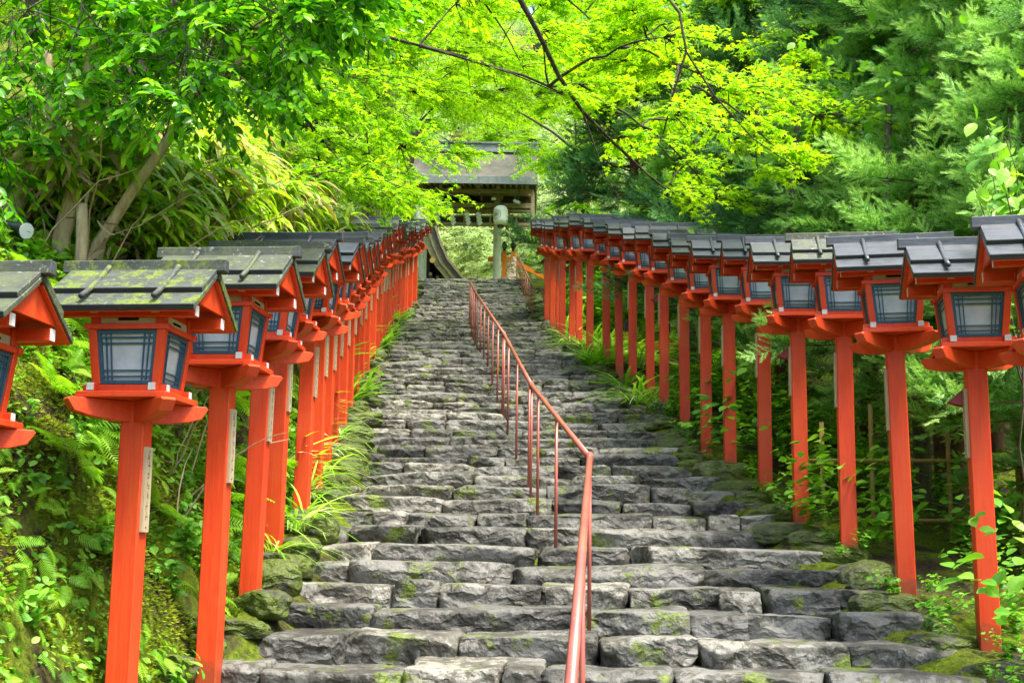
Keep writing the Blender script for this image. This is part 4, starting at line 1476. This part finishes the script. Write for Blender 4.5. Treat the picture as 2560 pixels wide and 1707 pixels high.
maple('maple_tree', (-4.4, 12.4, tz1(-4.4, 12.4)), (-3.9, 12.5, 5.6), pads_n, "maple with a long mossy dark limb drooping over the upper steps", .13, .072, 12, 20, L_MAPLE, T_M5, g=g, tmin=.25, Rr=(.6, 1.05),
      extra=[(lim, np.linspace(.045, .010, len(lim))), (lim2, np.linspace(.022, .007, len(lim2))), (lim3, np.linspace(.011, .004, len(lim3))), (lim4, np.linspace(.011, .004, len(lim4)))])
maple('maple_tree', (3.4, 47, tz1(3.4, 47)), (2.4, 46, 15.5),
      region(60, (-9, 7), (44, 54), 18.6, 28.5, g), "bright lime maple standing beyond the gate roof", .3, .16, 15, 26, L_MAPLE, T_M3, g=g, tmin=.3, Rr=(1.5, 2.3))
maple('maple_tree', (8.6, 33, tz1(8.6, 33)), (7.6, 32, 10.5),
      region(60, (2.5, 13), (33, 40), lambda x, y: 20.5 if x / y < .13 else 17.8, lambda x, y: 29, g), "wide lime green maple high behind the cedar side row", .28, .13, 15, 26, L_MAPLE, T_M3, g=g, tmin=.35, Rr=(1.3, 2.0))
maple('maple_tree', (-8.2, 30, tz1(-8.2, 30)), (-7.2, 29, 14.0),
      region(50, (-13, -3), (26, 36), 18.5, 29, g), "wide light green maple high on the slope above the fern bank", .28, .13, 15, 26, L_MAPLE_G, T_M3, g=g, tmin=.35, Rr=(1.3, 2.0))
# maples beyond the gate
for q, (x, y) in enumerate([(-9, 52), (2.6, 60), (6.5, 50), (-7, 70), (5.5, 40), (10, 34)]):
    z = tz1(x, y)
    maple('maple_tree', (x, y, z), (x + .4, y - .5, z + 5), [(x + g.uniform(-4.5, 4.5), y + g.uniform(-3, 3), z + g.uniform(2.0, 11)) for _ in range(34)],
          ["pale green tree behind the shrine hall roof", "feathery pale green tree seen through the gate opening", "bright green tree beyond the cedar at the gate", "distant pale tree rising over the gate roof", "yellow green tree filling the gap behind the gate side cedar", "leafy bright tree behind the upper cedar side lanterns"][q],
          .25, .17, 12, 22, L_HAZY if q in (0, 1, 3) else L_MAPLE, T_M3, g=g, bark=BARK_GREY, Rr=(1.2, 2.0))

for q, (x, y) in enumerate([(-1.6, 57), (-3.6, 60), (.8, 55.5), (3.2, 54)]):
    z = tz1(x, y)
    maple('woodland_bush', (x, y, z), (x, y, z + 1.2), [(x + g.uniform(-2.2, 2.2), y + g.uniform(-1.5, 1.5), z + g.uniform(.3, 5.5)) for _ in range(24)],
          ["pale bush seen through the gate behind the curved roof edge", "pale leafy bush behind the shrine hall", "pale bush seen between the gate post and the orange railing", "light green bush beyond the orange railing"][q],
          .10, .17, 12, 22, L_HAZY, T_M3, g=g, bark=BARK_GREY, Rr=(1.0, 1.6))

# old vine-clad trunk by the bank lanterns
vt = tag(empty('old_tree', (-3.9, 33, tz1(-3.9, 33))), "thick grey trunk wrapped in dry vines behind the upper bank lanterns", "tree")
z = tz1(-3.9, 33)
tubes_mesh('trunk', [(np.array([(0, 0, -.4), (0, 0, 1.5), (.1, 0, 3.2), (.25, .1, 5.2), (.1, .2, 8.0), (.05, .2, 11)]), np.array([.50, .36, .32, .29, .26, .20]))], BARK_GREY, 14, vt)
vl = []
for i in range(46):
    a = g.uniform(2.6, 6.6); r = .36
    zt_ = g.uniform(2.0, 5.0)
    vl.append((np.array([(r * math.cos(a) * 1.15 + .1, r * math.sin(a) * 1.15, zt_ - t * (zt_ - .1)) for t in np.linspace(0, 1, 7)]) + g.normal(0, .05, (7, 3)), np.full(7, .013)))
tubes_mesh('vines', vl, BARK_TAN, 4, vt)

# ---- camellia over the near bank
cam_base = (-3.42, 9.0, tz1(-3.42, 9.0))
ct = tag(empty('evergreen_tree', cam_base), "glossy leaved evergreen with smooth tan trunks spreading over the near lanterns", "tree")
b = np.array(cam_base)
lines = [(np.array([(0, 0, -.3), (.0, 0, .15), (.06, 0, .5), (.08, 0, .95), (.12, .0, 1.5), (.05, .1, 2.4)]), np.array([.075, .068, .062, .058, .05, .04])),
         (np.array([(.16, .05, -.3), (.26, .05, .1), (.47, .05, .48), (.72, .05, .90), (1.0, .0, 1.3), (1.5, -.1, 1.7)]), np.array([.05, .046, .042, .038, .03, .02])),
         (np.array([(-.55, .0, -.2), (-.44, .0, .25), (-.25, .0, .62), (-.15, .05, 1.1), (-.3, .1, 1.8)]), np.array([.075, .07, .064, .055, .04]))]
tw = []
Lc = Leaves(T_OV)
gc = np.random.default_rng(44)
forks = [np.array((.12, 0, 1.5)), np.array((1.0, 0, 1.3)), np.array((-.25, .1, 1.6)), np.array((.05, .1, 2.3)), np.array((.72, .05, .95))]
for i in range(330):
    y = gc.uniform(7.9, 9.9)
    u = gc.random()
    ax_ = gc.uniform(-.48, -.12)                       # how far out over the stairs
    e0 = np.interp(ax_, [-.48, -.43, -.39, -.25, -.2, -.13], [15.8, 17.0, 20.4, 20.6, 21.8, 25.5])
    e = e0 + (30.0 - e0) * gc.uniform(0, 1) ** 1.1
    c = np.array([ax_ * y, y, y * math.tan(math.radians(e))]) - b
    near = sorted(forks, key=lambda q: np.linalg.norm(q - c))[:4]
    s = near[int(gc.integers(0, len(near)))] if i > 20 else near[0]
    P = curve(s, c, .06, 8, .16, gc)
    L = np.linalg.norm(c - s)
    tw.append((P, np.linspace(.005 + .006 * L, .0035, 8)))
    if L > .35: forks.append(P[5]); forks.append(P[3])
    d = norm((c - s)[None])[0]
    for q in range(4):
        dd = d + gc.normal(0, .55, 3) * np.array([1, 1, .5]) + np.array([.15, -.1, -.15])
        dd /= np.linalg.norm(dd)
        Lt = gc.uniform(.25, .55)
        t = np.linspace(0, 1, 5)
        T = c + dd * (t * Lt)[:, None]; T[:, 2] -= .12 * Lt * t ** 2
        tw.append((T, .0045 * (1 - .6 * t)))
        k_ = 13
        tt = np.linspace(.1, 1, k_)
        pos = np.stack([np.interp(tt, t, T[:, w]) for w in range(3)], 1)
        side = np.cross(dd, [0, 0, 1]); side /= np.linalg.norm(side) + 1e-6
        sg = np.where(np.arange(k_) % 2 == 0, 1, -1)[:, None]
        dr = dd * .75 + side * sg * .8 + gc.normal(0, .25, (k_, 3)) + np.array([0, 0, -.28])
        nn = np.array([0, -.25, 1.0]) + gc.normal(0, .38, (k_, 3))
        Lc.add(pos, dr, nn, gc.uniform(.062, .104, k_), np.clip(gc.normal(.5, .26, k_), 0, 1))
tubes_mesh('trunk', lines, BARK_TAN, 10, ct)
tubes_mesh('twigs', tw, BARK_GREY, 5, ct)
link_mesh('crown', Lc.mesh('crown', L_CAMELLIA, smooth=True), ct)

# ---- bamboo grass on the bank
def sasa_mesh(g, n_st=16, dead=.12, dirx=.6):
    Lv = Leaves(T_SASA); st = []
    for i in range(n_st):
        a = g.uniform(-1.9, .9); le = g.uniform(.5, 1.05)
        d = np.array([math.cos(a) * .55 + dirx * .5, math.sin(a) * .5 - .15, 1.0]); d /= np.linalg.norm(d)
        t = np.linspace(0, 1, 6)
        P = np.array([g.normal(0, .12), g.normal(0, .12), -.1]) + d * (t * le)[:, None]
        P[:, 2] -= .25 * le * t ** 2; P[:, 0] += .25 * le * t ** 2
        st.append((P, .005 * (1 - .6 * t)))
        k_ = 9
        tt = g.uniform(.35, 1.0, k_)
        pos = np.stack([np.interp(tt, t, P[:, w]) for w in range(3)], 1)
        b_ = g.uniform(-2.6, .9, k_)
        dr = np.stack([np.cos(b_) + .55, np.sin(b_) - .2, g.uniform(-.35, .5, k_)], 1)
        nn = np.array([.1, -.2, 1.0]) + g.normal(0, .3, (k_, 3))
        tn = np.where(g.random(k_) < dead, 0.0, np.clip(g.normal(.6, .22, k_), .15, 1))
        Lv.add(pos, dr, nn, g.uniform(.20, .36, k_), tn)
    return Lv.mesh('leaves', L_SASA), st


gsa = np.random.default_rng(8)
protos = []
for i in range(3):
    me, st = sasa_mesh(gsa, 16, .14)
    r_ = empty('bamboo_grass', (0, 0, -50))
    link_mesh('leaves', me, r_); tubes_mesh('stems', st, BARK_TAN, 4, r_)
    protos.append(r_)
cnt = 0
for i in range(90):
    y = gsa.uniform(11.2, 18.0) if i % 5 else gsa.uniform(9.4, 11); x = float(xl(y)) - gsa.uniform(.95, 2.4)
    if i < len(protos): o = protos[i]
    else: o = copy_tree(protos[int(gsa.integers(0, 3))])
    o.location = (x, y, tz1(x, y)); o.rotation_euler = (0, 0, gsa.normal(0, .5)); s = gsa.uniform(.85, 1.3); o.scale = (s, s, s)
    tag(o, "clump of drooping yellow green bamboo grass on the bank behind the lantern roofs", "bamboo grass", "bamboo grass on the bank")

# dead leaves hanging in the gloom under the evergreen
Ld = Leaves(T_SASA)
k_ = 420
y = gsa.uniform(8.6, 11.5, k_); x = xl(y) - gsa.uniform(.7, 2.6, k_)
pos = np.stack([x, y, terrain(x, y) + gsa.uniform(.02, .9, k_)], 1)
Ld.add(pos, np.stack([gsa.normal(0, .4, k_), gsa.normal(-.2, .4, k_), gsa.uniform(-1, -.2, k_)], 1), rand_unit(k_, gsa), gsa.uniform(.14, .26, k_), gsa.random(k_))
o = link_mesh('dead_leaves', Ld.mesh('dead_leaves', L_DEAD)); tag(o, "withered brown leaves caught in the undergrowth of the near bank", "dead leaves", kind="stuff")
tl = []
for i in range(70):
    y0 = gsa.uniform(8.6, 11.5); x0 = float(xl(y0)) - gsa.uniform(.5, 2.4); z0 = tz1(x0, y0)
    tl.append((curve((x0, y0, z0), (x0 + gsa.normal(.5, .5), y0 + gsa.normal(0, .4), z0 + gsa.uniform(.3, 1.3)), .12, 7, .15, gsa), np.linspace(.008, .003, 7)))
o = tubes_mesh('dry_twigs', tl, BARK_TAN, 4); tag(o, "tangle of dry bare twigs on the bank under the evergreen", "twigs", kind="stuff")

# ---- ferns, weeds and moss on the fern bank
gf = np.random.default_rng(77)


def fern_mesh(g, n=7, L0=.30, L1=.55):
    Lv = Leaves(T_FERN)
    a = np.linspace(-1.9, 1.9, n) + g.normal(0, .25, n) - .4
    d = np.stack([np.cos(a) + .35, np.sin(a), g.uniform(.25, .95, n)], 1)
    nn = np.stack([-.5 * np.cos(a), -.5 * np.sin(a), np.ones(n)], 1) + g.normal(0, .15, (n, 3))
    Lv.add(g.normal(0, .02, (n, 3)), d, nn, g.uniform(L0, L1, n), np.clip(g.normal(.55, .2, n), 0, 1))
    return Lv.mesh('fern', L_FERN)


fms = [fern_mesh(gf) for _ in range(5)]
for i in range(260):
    y = gf.uniform(5.2, 14) if i < 205 else gf.uniform(12, 24)
    dl = gf.uniform(.08, 1.5) if i % 3 else gf.uniform(.6, 2.0)
    x = float(xl(y)) - .14 - dl
    if (y < 8 and dl < .45 and gf.random() < .6) or (y < 7.2 and dl < .75): continue
    o = link_mesh('fern', fms[int(gf.integers(0, 5))])
    o.location = (x, y, tz1(x, y) - .01)
    o.rotation_euler = (gf.normal(0, .2), .35 + gf.normal(0, .2), gf.normal(-.3, .7)); s = gf.uniform(.38, .88); o.scale = (s, s, s)
    tag(o, "feathery green fern growing out of the mossy bank below the lanterns", "fern", "ferns on the bank")


def weed_mesh(g, n=5, h=.22, tm=T_OV2, leaf=.06):
    Lv = Leaves(tm); st = []
    for i in range(n):
        d = np.array([g.normal(0, .35), g.normal(0, .35), 1.0]); L = h * g.uniform(.6, 1.2)
        t = np.linspace(0, 1, 5)
        P = d * (t * L)[:, None] + np.array([g.normal(0, .04), g.normal(0, .04), 0])
        st.append((P, np.full(5, .0022)))
        k_ = 8
        tt = g.uniform(.3, 1, k_)
        pos = np.stack([np.interp(tt, t, P[:, w]) for w in range(3)], 1)
        a = g.uniform(0, 6.28, k_)
        Lv.add(pos, np.stack([np.cos(a), np.sin(a), g.uniform(-.3, .3, k_)], 1), np.array([0, -.2, 1]) + g.normal(0, .3, (k_, 3)), leaf * g.uniform(.6, 1.3, k_), np.clip(g.normal(.5, .25, k_), 0, 1))
    V1, F1, t1 = Lv.arrays()
    return Lv.mesh('weed', L_WEED)


wms = [weed_mesh(gf) for _ in range(4)]
for i in range(230):
    y = gf.uniform(5.2, 13)
    x = float(xl(y)) - .14 - gf.uniform(.02, 1.9)
    o = link_mesh('leafy_weed', wms[int(gf.integers(0, 4))])
    o.location = (x, y, tz1(x, y) - .01); o.rotation_euler = (gf.normal(0, .2), .45 + gf.normal(0, .2), gf.uniform(0, 6.28)); s = gf.uniform(.5, 1.2); o.scale = (s, s, s)
    tag(o, "small leafy weed sprouting from the moss of the near bank", "weed", "weeds on the near bank")

# moss: countless tiny tufts
Lm = Leaves(T_TUFT)
k_ = 90000
y = gf.uniform(4.8, 15, k_); dl = gf.uniform(-.1, 2.0, k_); x = xl(y) - .14 - dl
P0 = np.stack([x, y, terrain(x, y)], 1)
keep = fbm(P0 * np.array([1, 1, .6]), 1.6, 3) > -.42
P0 = P0[keep]; k_ = len(P0)
e = .03
zx = (terrain(P0[:, 0] + e, P0[:, 1]) - P0[:, 2]) / e; zy = (terrain(P0[:, 0], P0[:, 1] + e) - P0[:, 2]) / e
nrm = norm(np.stack([-zx, -zy, np.ones(k_)], 1))
# the template grows along +Z
Lm.add(P0 - nrm * .004, np.cross(nrm, rand_unit(k_, gf)), nrm * 1.0 + np.array([0, 0, -.15]), gf.uniform(.014, .042, k_), np.clip(.45 + .45 * fbm(P0, 2.2, 3) + gf.normal(0, .15, k_), 0, 1))
o = link_mesh('moss', Lm.mesh('moss', L_MOSS)); tag(o, "yellow green moss carpeting the steep near bank", "moss", kind="stuff")

# low leafy cover between the ferns: nobody could count it
Lg = Leaves(T_OV2); Lh = Leaves(T_FERN)
for Lx_, k_, s0, s1 in ((Lg, 9000, .022, .060), (Lh, 3200, .07, .20)):
    y = gf.uniform(5.0, 15.5, k_); x = xl(y) - .14 - gf.uniform(.0, 2.1, k_)
    P0 = np.stack([x, y, terrain(x, y)], 1)
    keep = fbm(P0 + 31, 1.1, 3) > -.25
    P0 = P0[keep]; n_ = len(P0)
    zx = (terrain(P0[:, 0] + e, P0[:, 1]) - P0[:, 2]) / e; zy = (terrain(P0[:, 0], P0[:, 1] + e) - P0[:, 2]) / e
    nr = norm(np.stack([-zx, -zy, np.ones(n_)], 1))
    dr = np.cross(nr, rand_unit(n_, gf)) + nr * gf.uniform(.1, 1.0, (n_, 1)) + np.array([.3, -.3, -.35])
    Lx_.add(P0 + nr * gf.uniform(.0, .09, (n_, 1)), dr, nr + np.array([0, -.2, .5]) + gf.normal(0, .3, (n_, 3)), gf.uniform(s0, s1, n_), np.clip(gf.normal(.55, .25, n_), 0, 1))
o = link_mesh('low_ground_cover', Lg.mesh('low_ground_cover', L_WEED)); tag(o, "carpet of small round leaves over the mossy near bank", "ground cover", kind="stuff")
o = link_mesh('fern_cover', Lh.mesh('fern_cover', L_FERN)); tag(o, "thick cover of little fern fronds over the mossy near bank", "ground cover", kind="stuff")

# ---- long striped grass by the posts
def grass_mesh(g, n=60, L0=.45, L1=.85, tm=T_BL, mt=None, tint=(.7, .25), flop=.8):
    Lv = Leaves(tm)
    a = g.uniform(0, 6.28, n)
    d = np.stack([np.cos(a) * flop, np.sin(a) * flop, g.uniform(.6, 1.4, n)], 1)
    nn = np.stack([-np.cos(a) * .9, -np.sin(a) * .9, np.ones(n) * .9], 1)
    Lv.add(np.stack([g.normal(0, .05, n), g.normal(0, .05, n), np.full(n, -.02)], 1), d, nn, g.uniform(L0, L1, n), np.clip(g.normal(*tint, n), 0, 1))
    return Lv.mesh('grass', mt or L_GRASS)


gms = [grass_mesh(gf, 34, .45, .95, tint=(.68, .27)) for _ in range(3)]
gmi = [grass_mesh(gf, 26, .3, .62, T_IRIS, L_GRASS, (.5, .2), .7) for _ in range(3)]
def put(mesh, name, x, y, s, label, cat, group, dz=0.0, tilt=(0, 0)):
    o = link_mesh(name, mesh)
    o.location = (x, y, tz1(x, y) + dz); o.rotation_euler = (tilt[0], tilt[1], gf.uniform(0, 6.28)); o.scale = (s, s, s)
    tag(o, label, cat, group, 'thing')
for y in np.arange(9.9, 15.6, .38):
    x = float(xl(y)) - gf.uniform(-.05, .3)
    put(gms[int(gf.integers(0, 3))], 'striped_grass', x, y, gf.uniform(.65, 1.0), "arching pale striped grass spilling between the bank lantern posts onto the steps", "grass clump", "striped grass by the bank posts", .05, (0, .25))
for i in range(46):
    y = gf.uniform(15.5, 33); x = float(xl(y)) - gf.uniform(-.15, .9)
    put(gmi[int(gf.integers(0, 3))], 'broad_grass', x, y, gf.uniform(.8, 1.5), "bright broad leaved grass under the upper bank lanterns", "grass clump", "broad grass under the bank lanterns", .0, (0, .2))
for i in range(34):
    y = gf.uniform(17.5, 27); x = float(er(y)) + gf.uniform(.05, 1.3)
    put(gms[int(gf.integers(0, 3))] if i % 2 else gmi[int(gf.integers(0, 3))], 'long_grass', x, y, gf.uniform(.8, 1.35), "fresh long grass tumbling over the steps between the cedar side posts", "grass clump", "long grass between the cedar side posts")
for i in range(60):
    y = gf.uniform(23, 44); x = float(xr(y)) + (gf.uniform(.0, 4.0) if y < 31 else gf.uniform(.75, 4.0))
    put(gmi[int(gf.integers(0, 3))], 'broad_grass', x, y, gf.uniform(1.0, 2.0), "bright green undergrowth behind the upper cedar side lanterns", "undergrowth", "undergrowth by the upper rail")

# ---- shrubs on the dark cedar side
shm = [weed_mesh(gf, 16, .85, T_OV2, .10) for _ in range(4)]
for i in range(54):
    y = gf.uniform(7.0, 19); x = float(xr(y)) + gf.uniform(.12, 2.2)
    if y < 8.2: x = max(x, 3.25)
    o = link_mesh('leafy_shrub', shm[int(gf.integers(0, 4))])
    o.location = (x, y, tz1(x, y) - .03); o.rotation_euler = (gf.normal(0, .15), gf.normal(0, .15), gf.uniform(0, 6.28)); s = gf.uniform(.5, 1.25); o.scale = (s, s, s)
    tag(o, "leafy green shrub in the shade behind the cedar side posts", "shrub", "shrubs behind the cedar side posts")
shb = [weed_mesh(gf, 40, 1.5, T_OV2, .16) for _ in range(2)]
for i in range(30):
    y = gf.uniform(27, 46); x = float(xr(y)) + gf.uniform(.9, 5)
    o = link_mesh('bright_shrub', shb[int(gf.integers(0, 2))])
    o.location = (x, y, tz1(x, y) - .05); o.rotation_euler = (0, 0, gf.uniform(0, 6.28)); s = gf.uniform(.8, 1.5); o.scale = (s, s, s)
    tag(o, "bright green bush beyond the upper lanterns near the short rail", "shrub", "bright bushes near the gate")
for i in range(70):
    y = gf.uniform(6.6, 17)
    x = float(er(y)) + gf.uniform(.15, .7) if y > 8 else gf.uniform(2.75, 3.3)
    o = link_mesh('small_plant', wms[int(gf.integers(0, 4))])
    o.location = (x, y, float(zs(y)) + gf.uniform(.02, .10)); o.rotation_euler = (gf.normal(0, .2), gf.normal(0, .2), gf.uniform(0, 6.28)); s = gf.uniform(.45, .95); o.scale = (s, s, s)
    tag(o, "tiny leafy plant growing among the mossy rocks by the cedar side posts", "plant", "small plants among the rocks")

# a few fallen leaves on the treads
k_ = 170
gl2 = np.random.default_rng(12)
Lf = Leaves(T_OV2)
ii = gl2.integers(18, len(steps) - 2, k_)
fy = np.array([steps[i][0] for i in ii]) + gl2.uniform(.06, .30, k_); fz = np.array([steps[i][1] for i in ii]) + .018
fx = el(fy) + (er(fy) - el(fy)) * gl2.random(k_)
a_ = gl2.uniform(0, 6.28, k_)
Lf.add(np.stack([fx, fy, fz], 1), np.stack([np.cos(a_), np.sin(a_), gl2.normal(0, .1, k_)], 1), np.array([0, 0, 1]) + gl2.normal(0, .2, (k_, 3)), gl2.uniform(.03, .06, k_), gl2.random(k_))
o = link_mesh('fallen_leaves', Lf.mesh('fallen_leaves', L_DEAD)); tag(o, "few small fallen leaves scattered over the stone treads", "leaves", kind="stuff")

# vine at the edge
Lv = Leaves(T_OV2); vl = []
for i in range(9):
    p0 = np.array([3.75, 8.6, .3]) + gf.normal(0, .15, 3); p1 = np.array([gf.uniform(3.05, 3.6), gf.uniform(7.7, 8.4), gf.uniform(2.35, 3.3)])
    P = curve(p0, p1, .05, 10, .12, gf); vl.append((P, np.linspace(.010, .003, 10)))
    k_ = 16; tt = gf.uniform(.55, 1.0, k_)
    pos = np.stack([np.interp(tt, np.linspace(0, 1, 10), P[:, w]) for w in range(3)], 1) + gf.normal(0, .06, (k_, 3))
    Lv.add(pos, np.stack([gf.normal(-.3, .6, k_), gf.normal(-.3, .5, k_), gf.uniform(-.8, .1, k_)], 1), np.array([0, -.5, 1]) + gf.normal(0, .35, (k_, 3)), gf.uniform(.09, .15, k_), np.clip(gf.normal(.7, .2, k_), 0, 1))
vn = tag(empty('climbing_vine', (3.75, 8.6, tz1(3.75, 8.6))), "climbing vine with big heart shaped leaves beside the nearest cedar side lanterns", "vine")
for nm, me in (('leaves', Lv.mesh('leaves', L_WEED)),):
    o = link_mesh(nm, me, vn); o.location = -np.array(vn.location)
o = tubes_mesh('stems', vl, BARK_GREY, 4, vn); o.location = -np.array(vn.location)

# ---- cedars
def cedar_parts(g, H=8.0, R0=2.4, nbr=120, z0=1.5, sp=.56):
    Lv = Leaves(T_CED); br = []
    br.append((np.array([(0, 0, -.5), (.03, 0, H * .4), (0, .03, H * .75), (.02, 0, H)]), np.array([.14, .11, .07, .015])))
    for i in range(nbr):
        z = z0 + (H - z0) * (i + g.random()) / nbr
        a = g.uniform(0, 6.283)
        L = R0 * (1.05 - (z - z0) / (H - z0) * .85) * g.uniform(.65, 1.1)
        d = np.array([math.cos(a), math.sin(a), 0])
        t = np.linspace(0, 1, 7)
        P = np.array([0, 0, z]) + d * (t * L)[:, None]
        P[:, 2] += .18 * L * t - .42 * L * t ** 2 + .22 * L * t ** 3
        br.append((P, .022 * (1 - .8 * t)))
        side = np.array([-d[1], d[0], 0])
        k_ = int(7 + 7 * L)
        tt = g.uniform(.28, 1.0, k_)
        pos = np.stack([np.interp(tt, t, P[:, w]) for w in range(3)], 1)
        sg = g.choice([-1, 1], k_)[:, None] * g.uniform(.2, 1.1, (k_, 1)) * (1.15 - tt[:, None])
        dr = d * g.uniform(.5, 1.0, (k_, 1)) + side * sg * 1.3 + np.stack([np.zeros(k_), np.zeros(k_), g.uniform(-.35, .75, k_)], 1)
        nn = np.array([0, 0, 1.0]) + d * .25 + g.normal(0, .55, (k_, 3))
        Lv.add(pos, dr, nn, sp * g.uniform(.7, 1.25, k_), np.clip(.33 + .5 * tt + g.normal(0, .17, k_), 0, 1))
        Lv.add(P[-2:-1], d[None] + np.array([[0, 0, .15]]), np.array([[0, 0, 1.0]]), sp * 1.1, .85)
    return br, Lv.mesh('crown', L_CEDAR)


gce = np.random.default_rng(55)
cp = []
for i in range(2):
    br, me = cedar_parts(gce)
    r_ = empty('cedar_tree', (0, 0, -60))
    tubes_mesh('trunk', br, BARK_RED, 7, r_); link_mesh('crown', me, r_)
    cp.append(r_)
CED = [(5.25, 12.3, 1.0, "feathery cedar reaching over the roofs of the near cedar side lanterns"),
       (4.75, 10.3, .66, "young light tipped cedar behind the nearest cedar side lanterns"),
       (5.3, 14.6, 1.15, "tall cedar with its reddish trunk showing at the upper corner"),
       (4.9, 16.6, 1.0, "dark cedar behind the middle cedar side lanterns"),
       (4.5, 20.0, 1.15, "deep green cedar half hidden by maple leaves"),
       (3.3, 32.5, 1.25, "dark drooping cedar beside the gate roof"),
       (6.4, 11.0, 1.05, "cedar at the far edge of the wooded side"),
       (7.0, 17.5, 1.35, "big cedar in the shade behind the other cedars"),
       (4.3, 27.0, .85, "bluish cedar above the upper cedar side lanterns"),
       (6.9, 38.0, 1.2, "cedar standing beyond the gate on the open side"),
       (5.0, 14.2, .62, "small cedar sapling among the cedar side posts")]
for i, (x, y, s, lb) in enumerate(CED):
    o = cp[i] if i < 2 else copy_tree(cp[i % 2])
    o.location = (x, y, tz1(x, y)); o.scale = (s, s, s); o.rotation_euler = (0, 0, gce.uniform(0, 6.28))
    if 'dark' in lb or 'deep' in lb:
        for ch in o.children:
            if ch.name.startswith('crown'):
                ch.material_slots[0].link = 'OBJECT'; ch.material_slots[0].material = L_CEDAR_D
    tag(o, lb, "cedar", "cedar trees")

# slender trunks in the gloom
for i, (x, y, r_) in enumerate([(3.9, 12.4, .07), (4.4, 13.2, .10), (3.4, 14.5, .06), (5.0, 9.6, .09), (3.6, 17.5, .08), (4.0, 19.5, .10), (3.3, 22, .09)]):
    z = tz1(x, y)
    P = np.array([(0, 0, -.3), (.03, 0, 1.2), (-.04, .05, 2.6), (.08, 0, 4.4)]) + gce.normal(0, .03, (4, 3))
    t_ = tag(empty('slender_tree', (x, y, z)), "slender mossy trunk standing in the dark behind the cedar side posts", "tree", "slender trunks in the shade")
    tubes_mesh('trunk', [(P, np.array([r_, r_ * .85, r_ * .7, r_ * .5]))], BARK_GREY, 8, t_)
    Lv = Leaves(T_OV2)
    k_ = 140
    c = P[-1] + gce.normal(0, .45, (k_, 3))
    Lv.add(c, rand_unit(k_, gce) + np.array([0, 0, -.3]), np.array([0, 0, 1]) + gce.normal(0, .4, (k_, 3)), gce.uniform(.08, .14, k_), np.clip(gce.normal(.4, .2, k_), 0, 1))
    link_mesh('crown', Lv.mesh('crown', L_WEED), t_)

# ---- the wood on the slopes around
def far_tree(g, n=5200, Rr=3.2, H=9.0):
    Lv = Leaves(T_M3)
    br = [(np.array([(0, 0, -.6), (.1, 0, H * .3), (0, .1, H * .6), (.1, 0, H * .9)]), np.array([.24, .19, .12, .04]))]
    nc = 26
    cc = np.stack([g.normal(0, Rr * .5, nc), g.normal(0, Rr * .5, nc), g.uniform(H * .25, H * 1.02, nc)], 1)
    sh = np.interp(cc[:, 2] / H, [.2, .5, .8, 1.05], [.8, 1.15, .9, .35])
    cc[:, :2] *= sh[:, None]
    for c in cc:
        br.append((curve((0, 0, c[2] * .72), c, .05, 6, .1, g), np.linspace(.06, .02, 6)))
        k_ = n // nc
        u = rand_unit(k_, g) * (g.random((k_, 1)) ** .4) * np.array([1.25, 1.25, .62]) * g.uniform(.8, 1.25)
        a = rand_unit(k_, g) * np.array([1, 1, .5]) + np.array([0, 0, -.3])
        Lv.add(c + u, a, np.array([0, 0, 1.0]) + g.normal(0, .5, (k_, 3)), g.uniform(.15, .30, k_), np.clip(g.normal(.5, .2, k_) + g.normal(0, .12), 0, 1))
    return br, Lv.mesh('crown', L_FAR)


gft = np.random.default_rng(66)
fp = []
for i in range(3):
    br, me = far_tree(gft)
    r_ = empty('broadleaf_tree', (0, 0, -70))
    tubes_mesh('trunk', br, BARK_GREY, 6, r_); link_mesh('crown', me, r_)
    fp.append(r_)
spots = []
for i in range(22): spots.append((gft.uniform(-24, -6.5), gft.uniform(14, 60)))
for i in range(14): spots.append((gft.uniform(9, 26), gft.uniform(18, 60)))
for i in range(42): spots.append((gft.uniform(-34, 34), gft.uniform(62, 100)))
for i, (x, y) in enumerate(spots):
    o = fp[i] if i < 3 else copy_tree(fp[i % 3])
    s = gft.uniform(.8, 1.35)
    o.location = (x, y, tz1(x, y)); o.scale = (s, s, s * gft.uniform(.9, 1.25)); o.rotation_euler = (0, 0, gft.uniform(0, 6.28))
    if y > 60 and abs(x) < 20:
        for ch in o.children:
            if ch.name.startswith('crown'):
                ch.material_slots[0].link = 'OBJECT'; ch.material_slots[0].material = L_HAZY  # far crowns get the leaf colour with haze painted in
    tag(o, "green broadleaf tree in the wood on the slopes around the stairs", "tree", "trees of the surrounding wood")
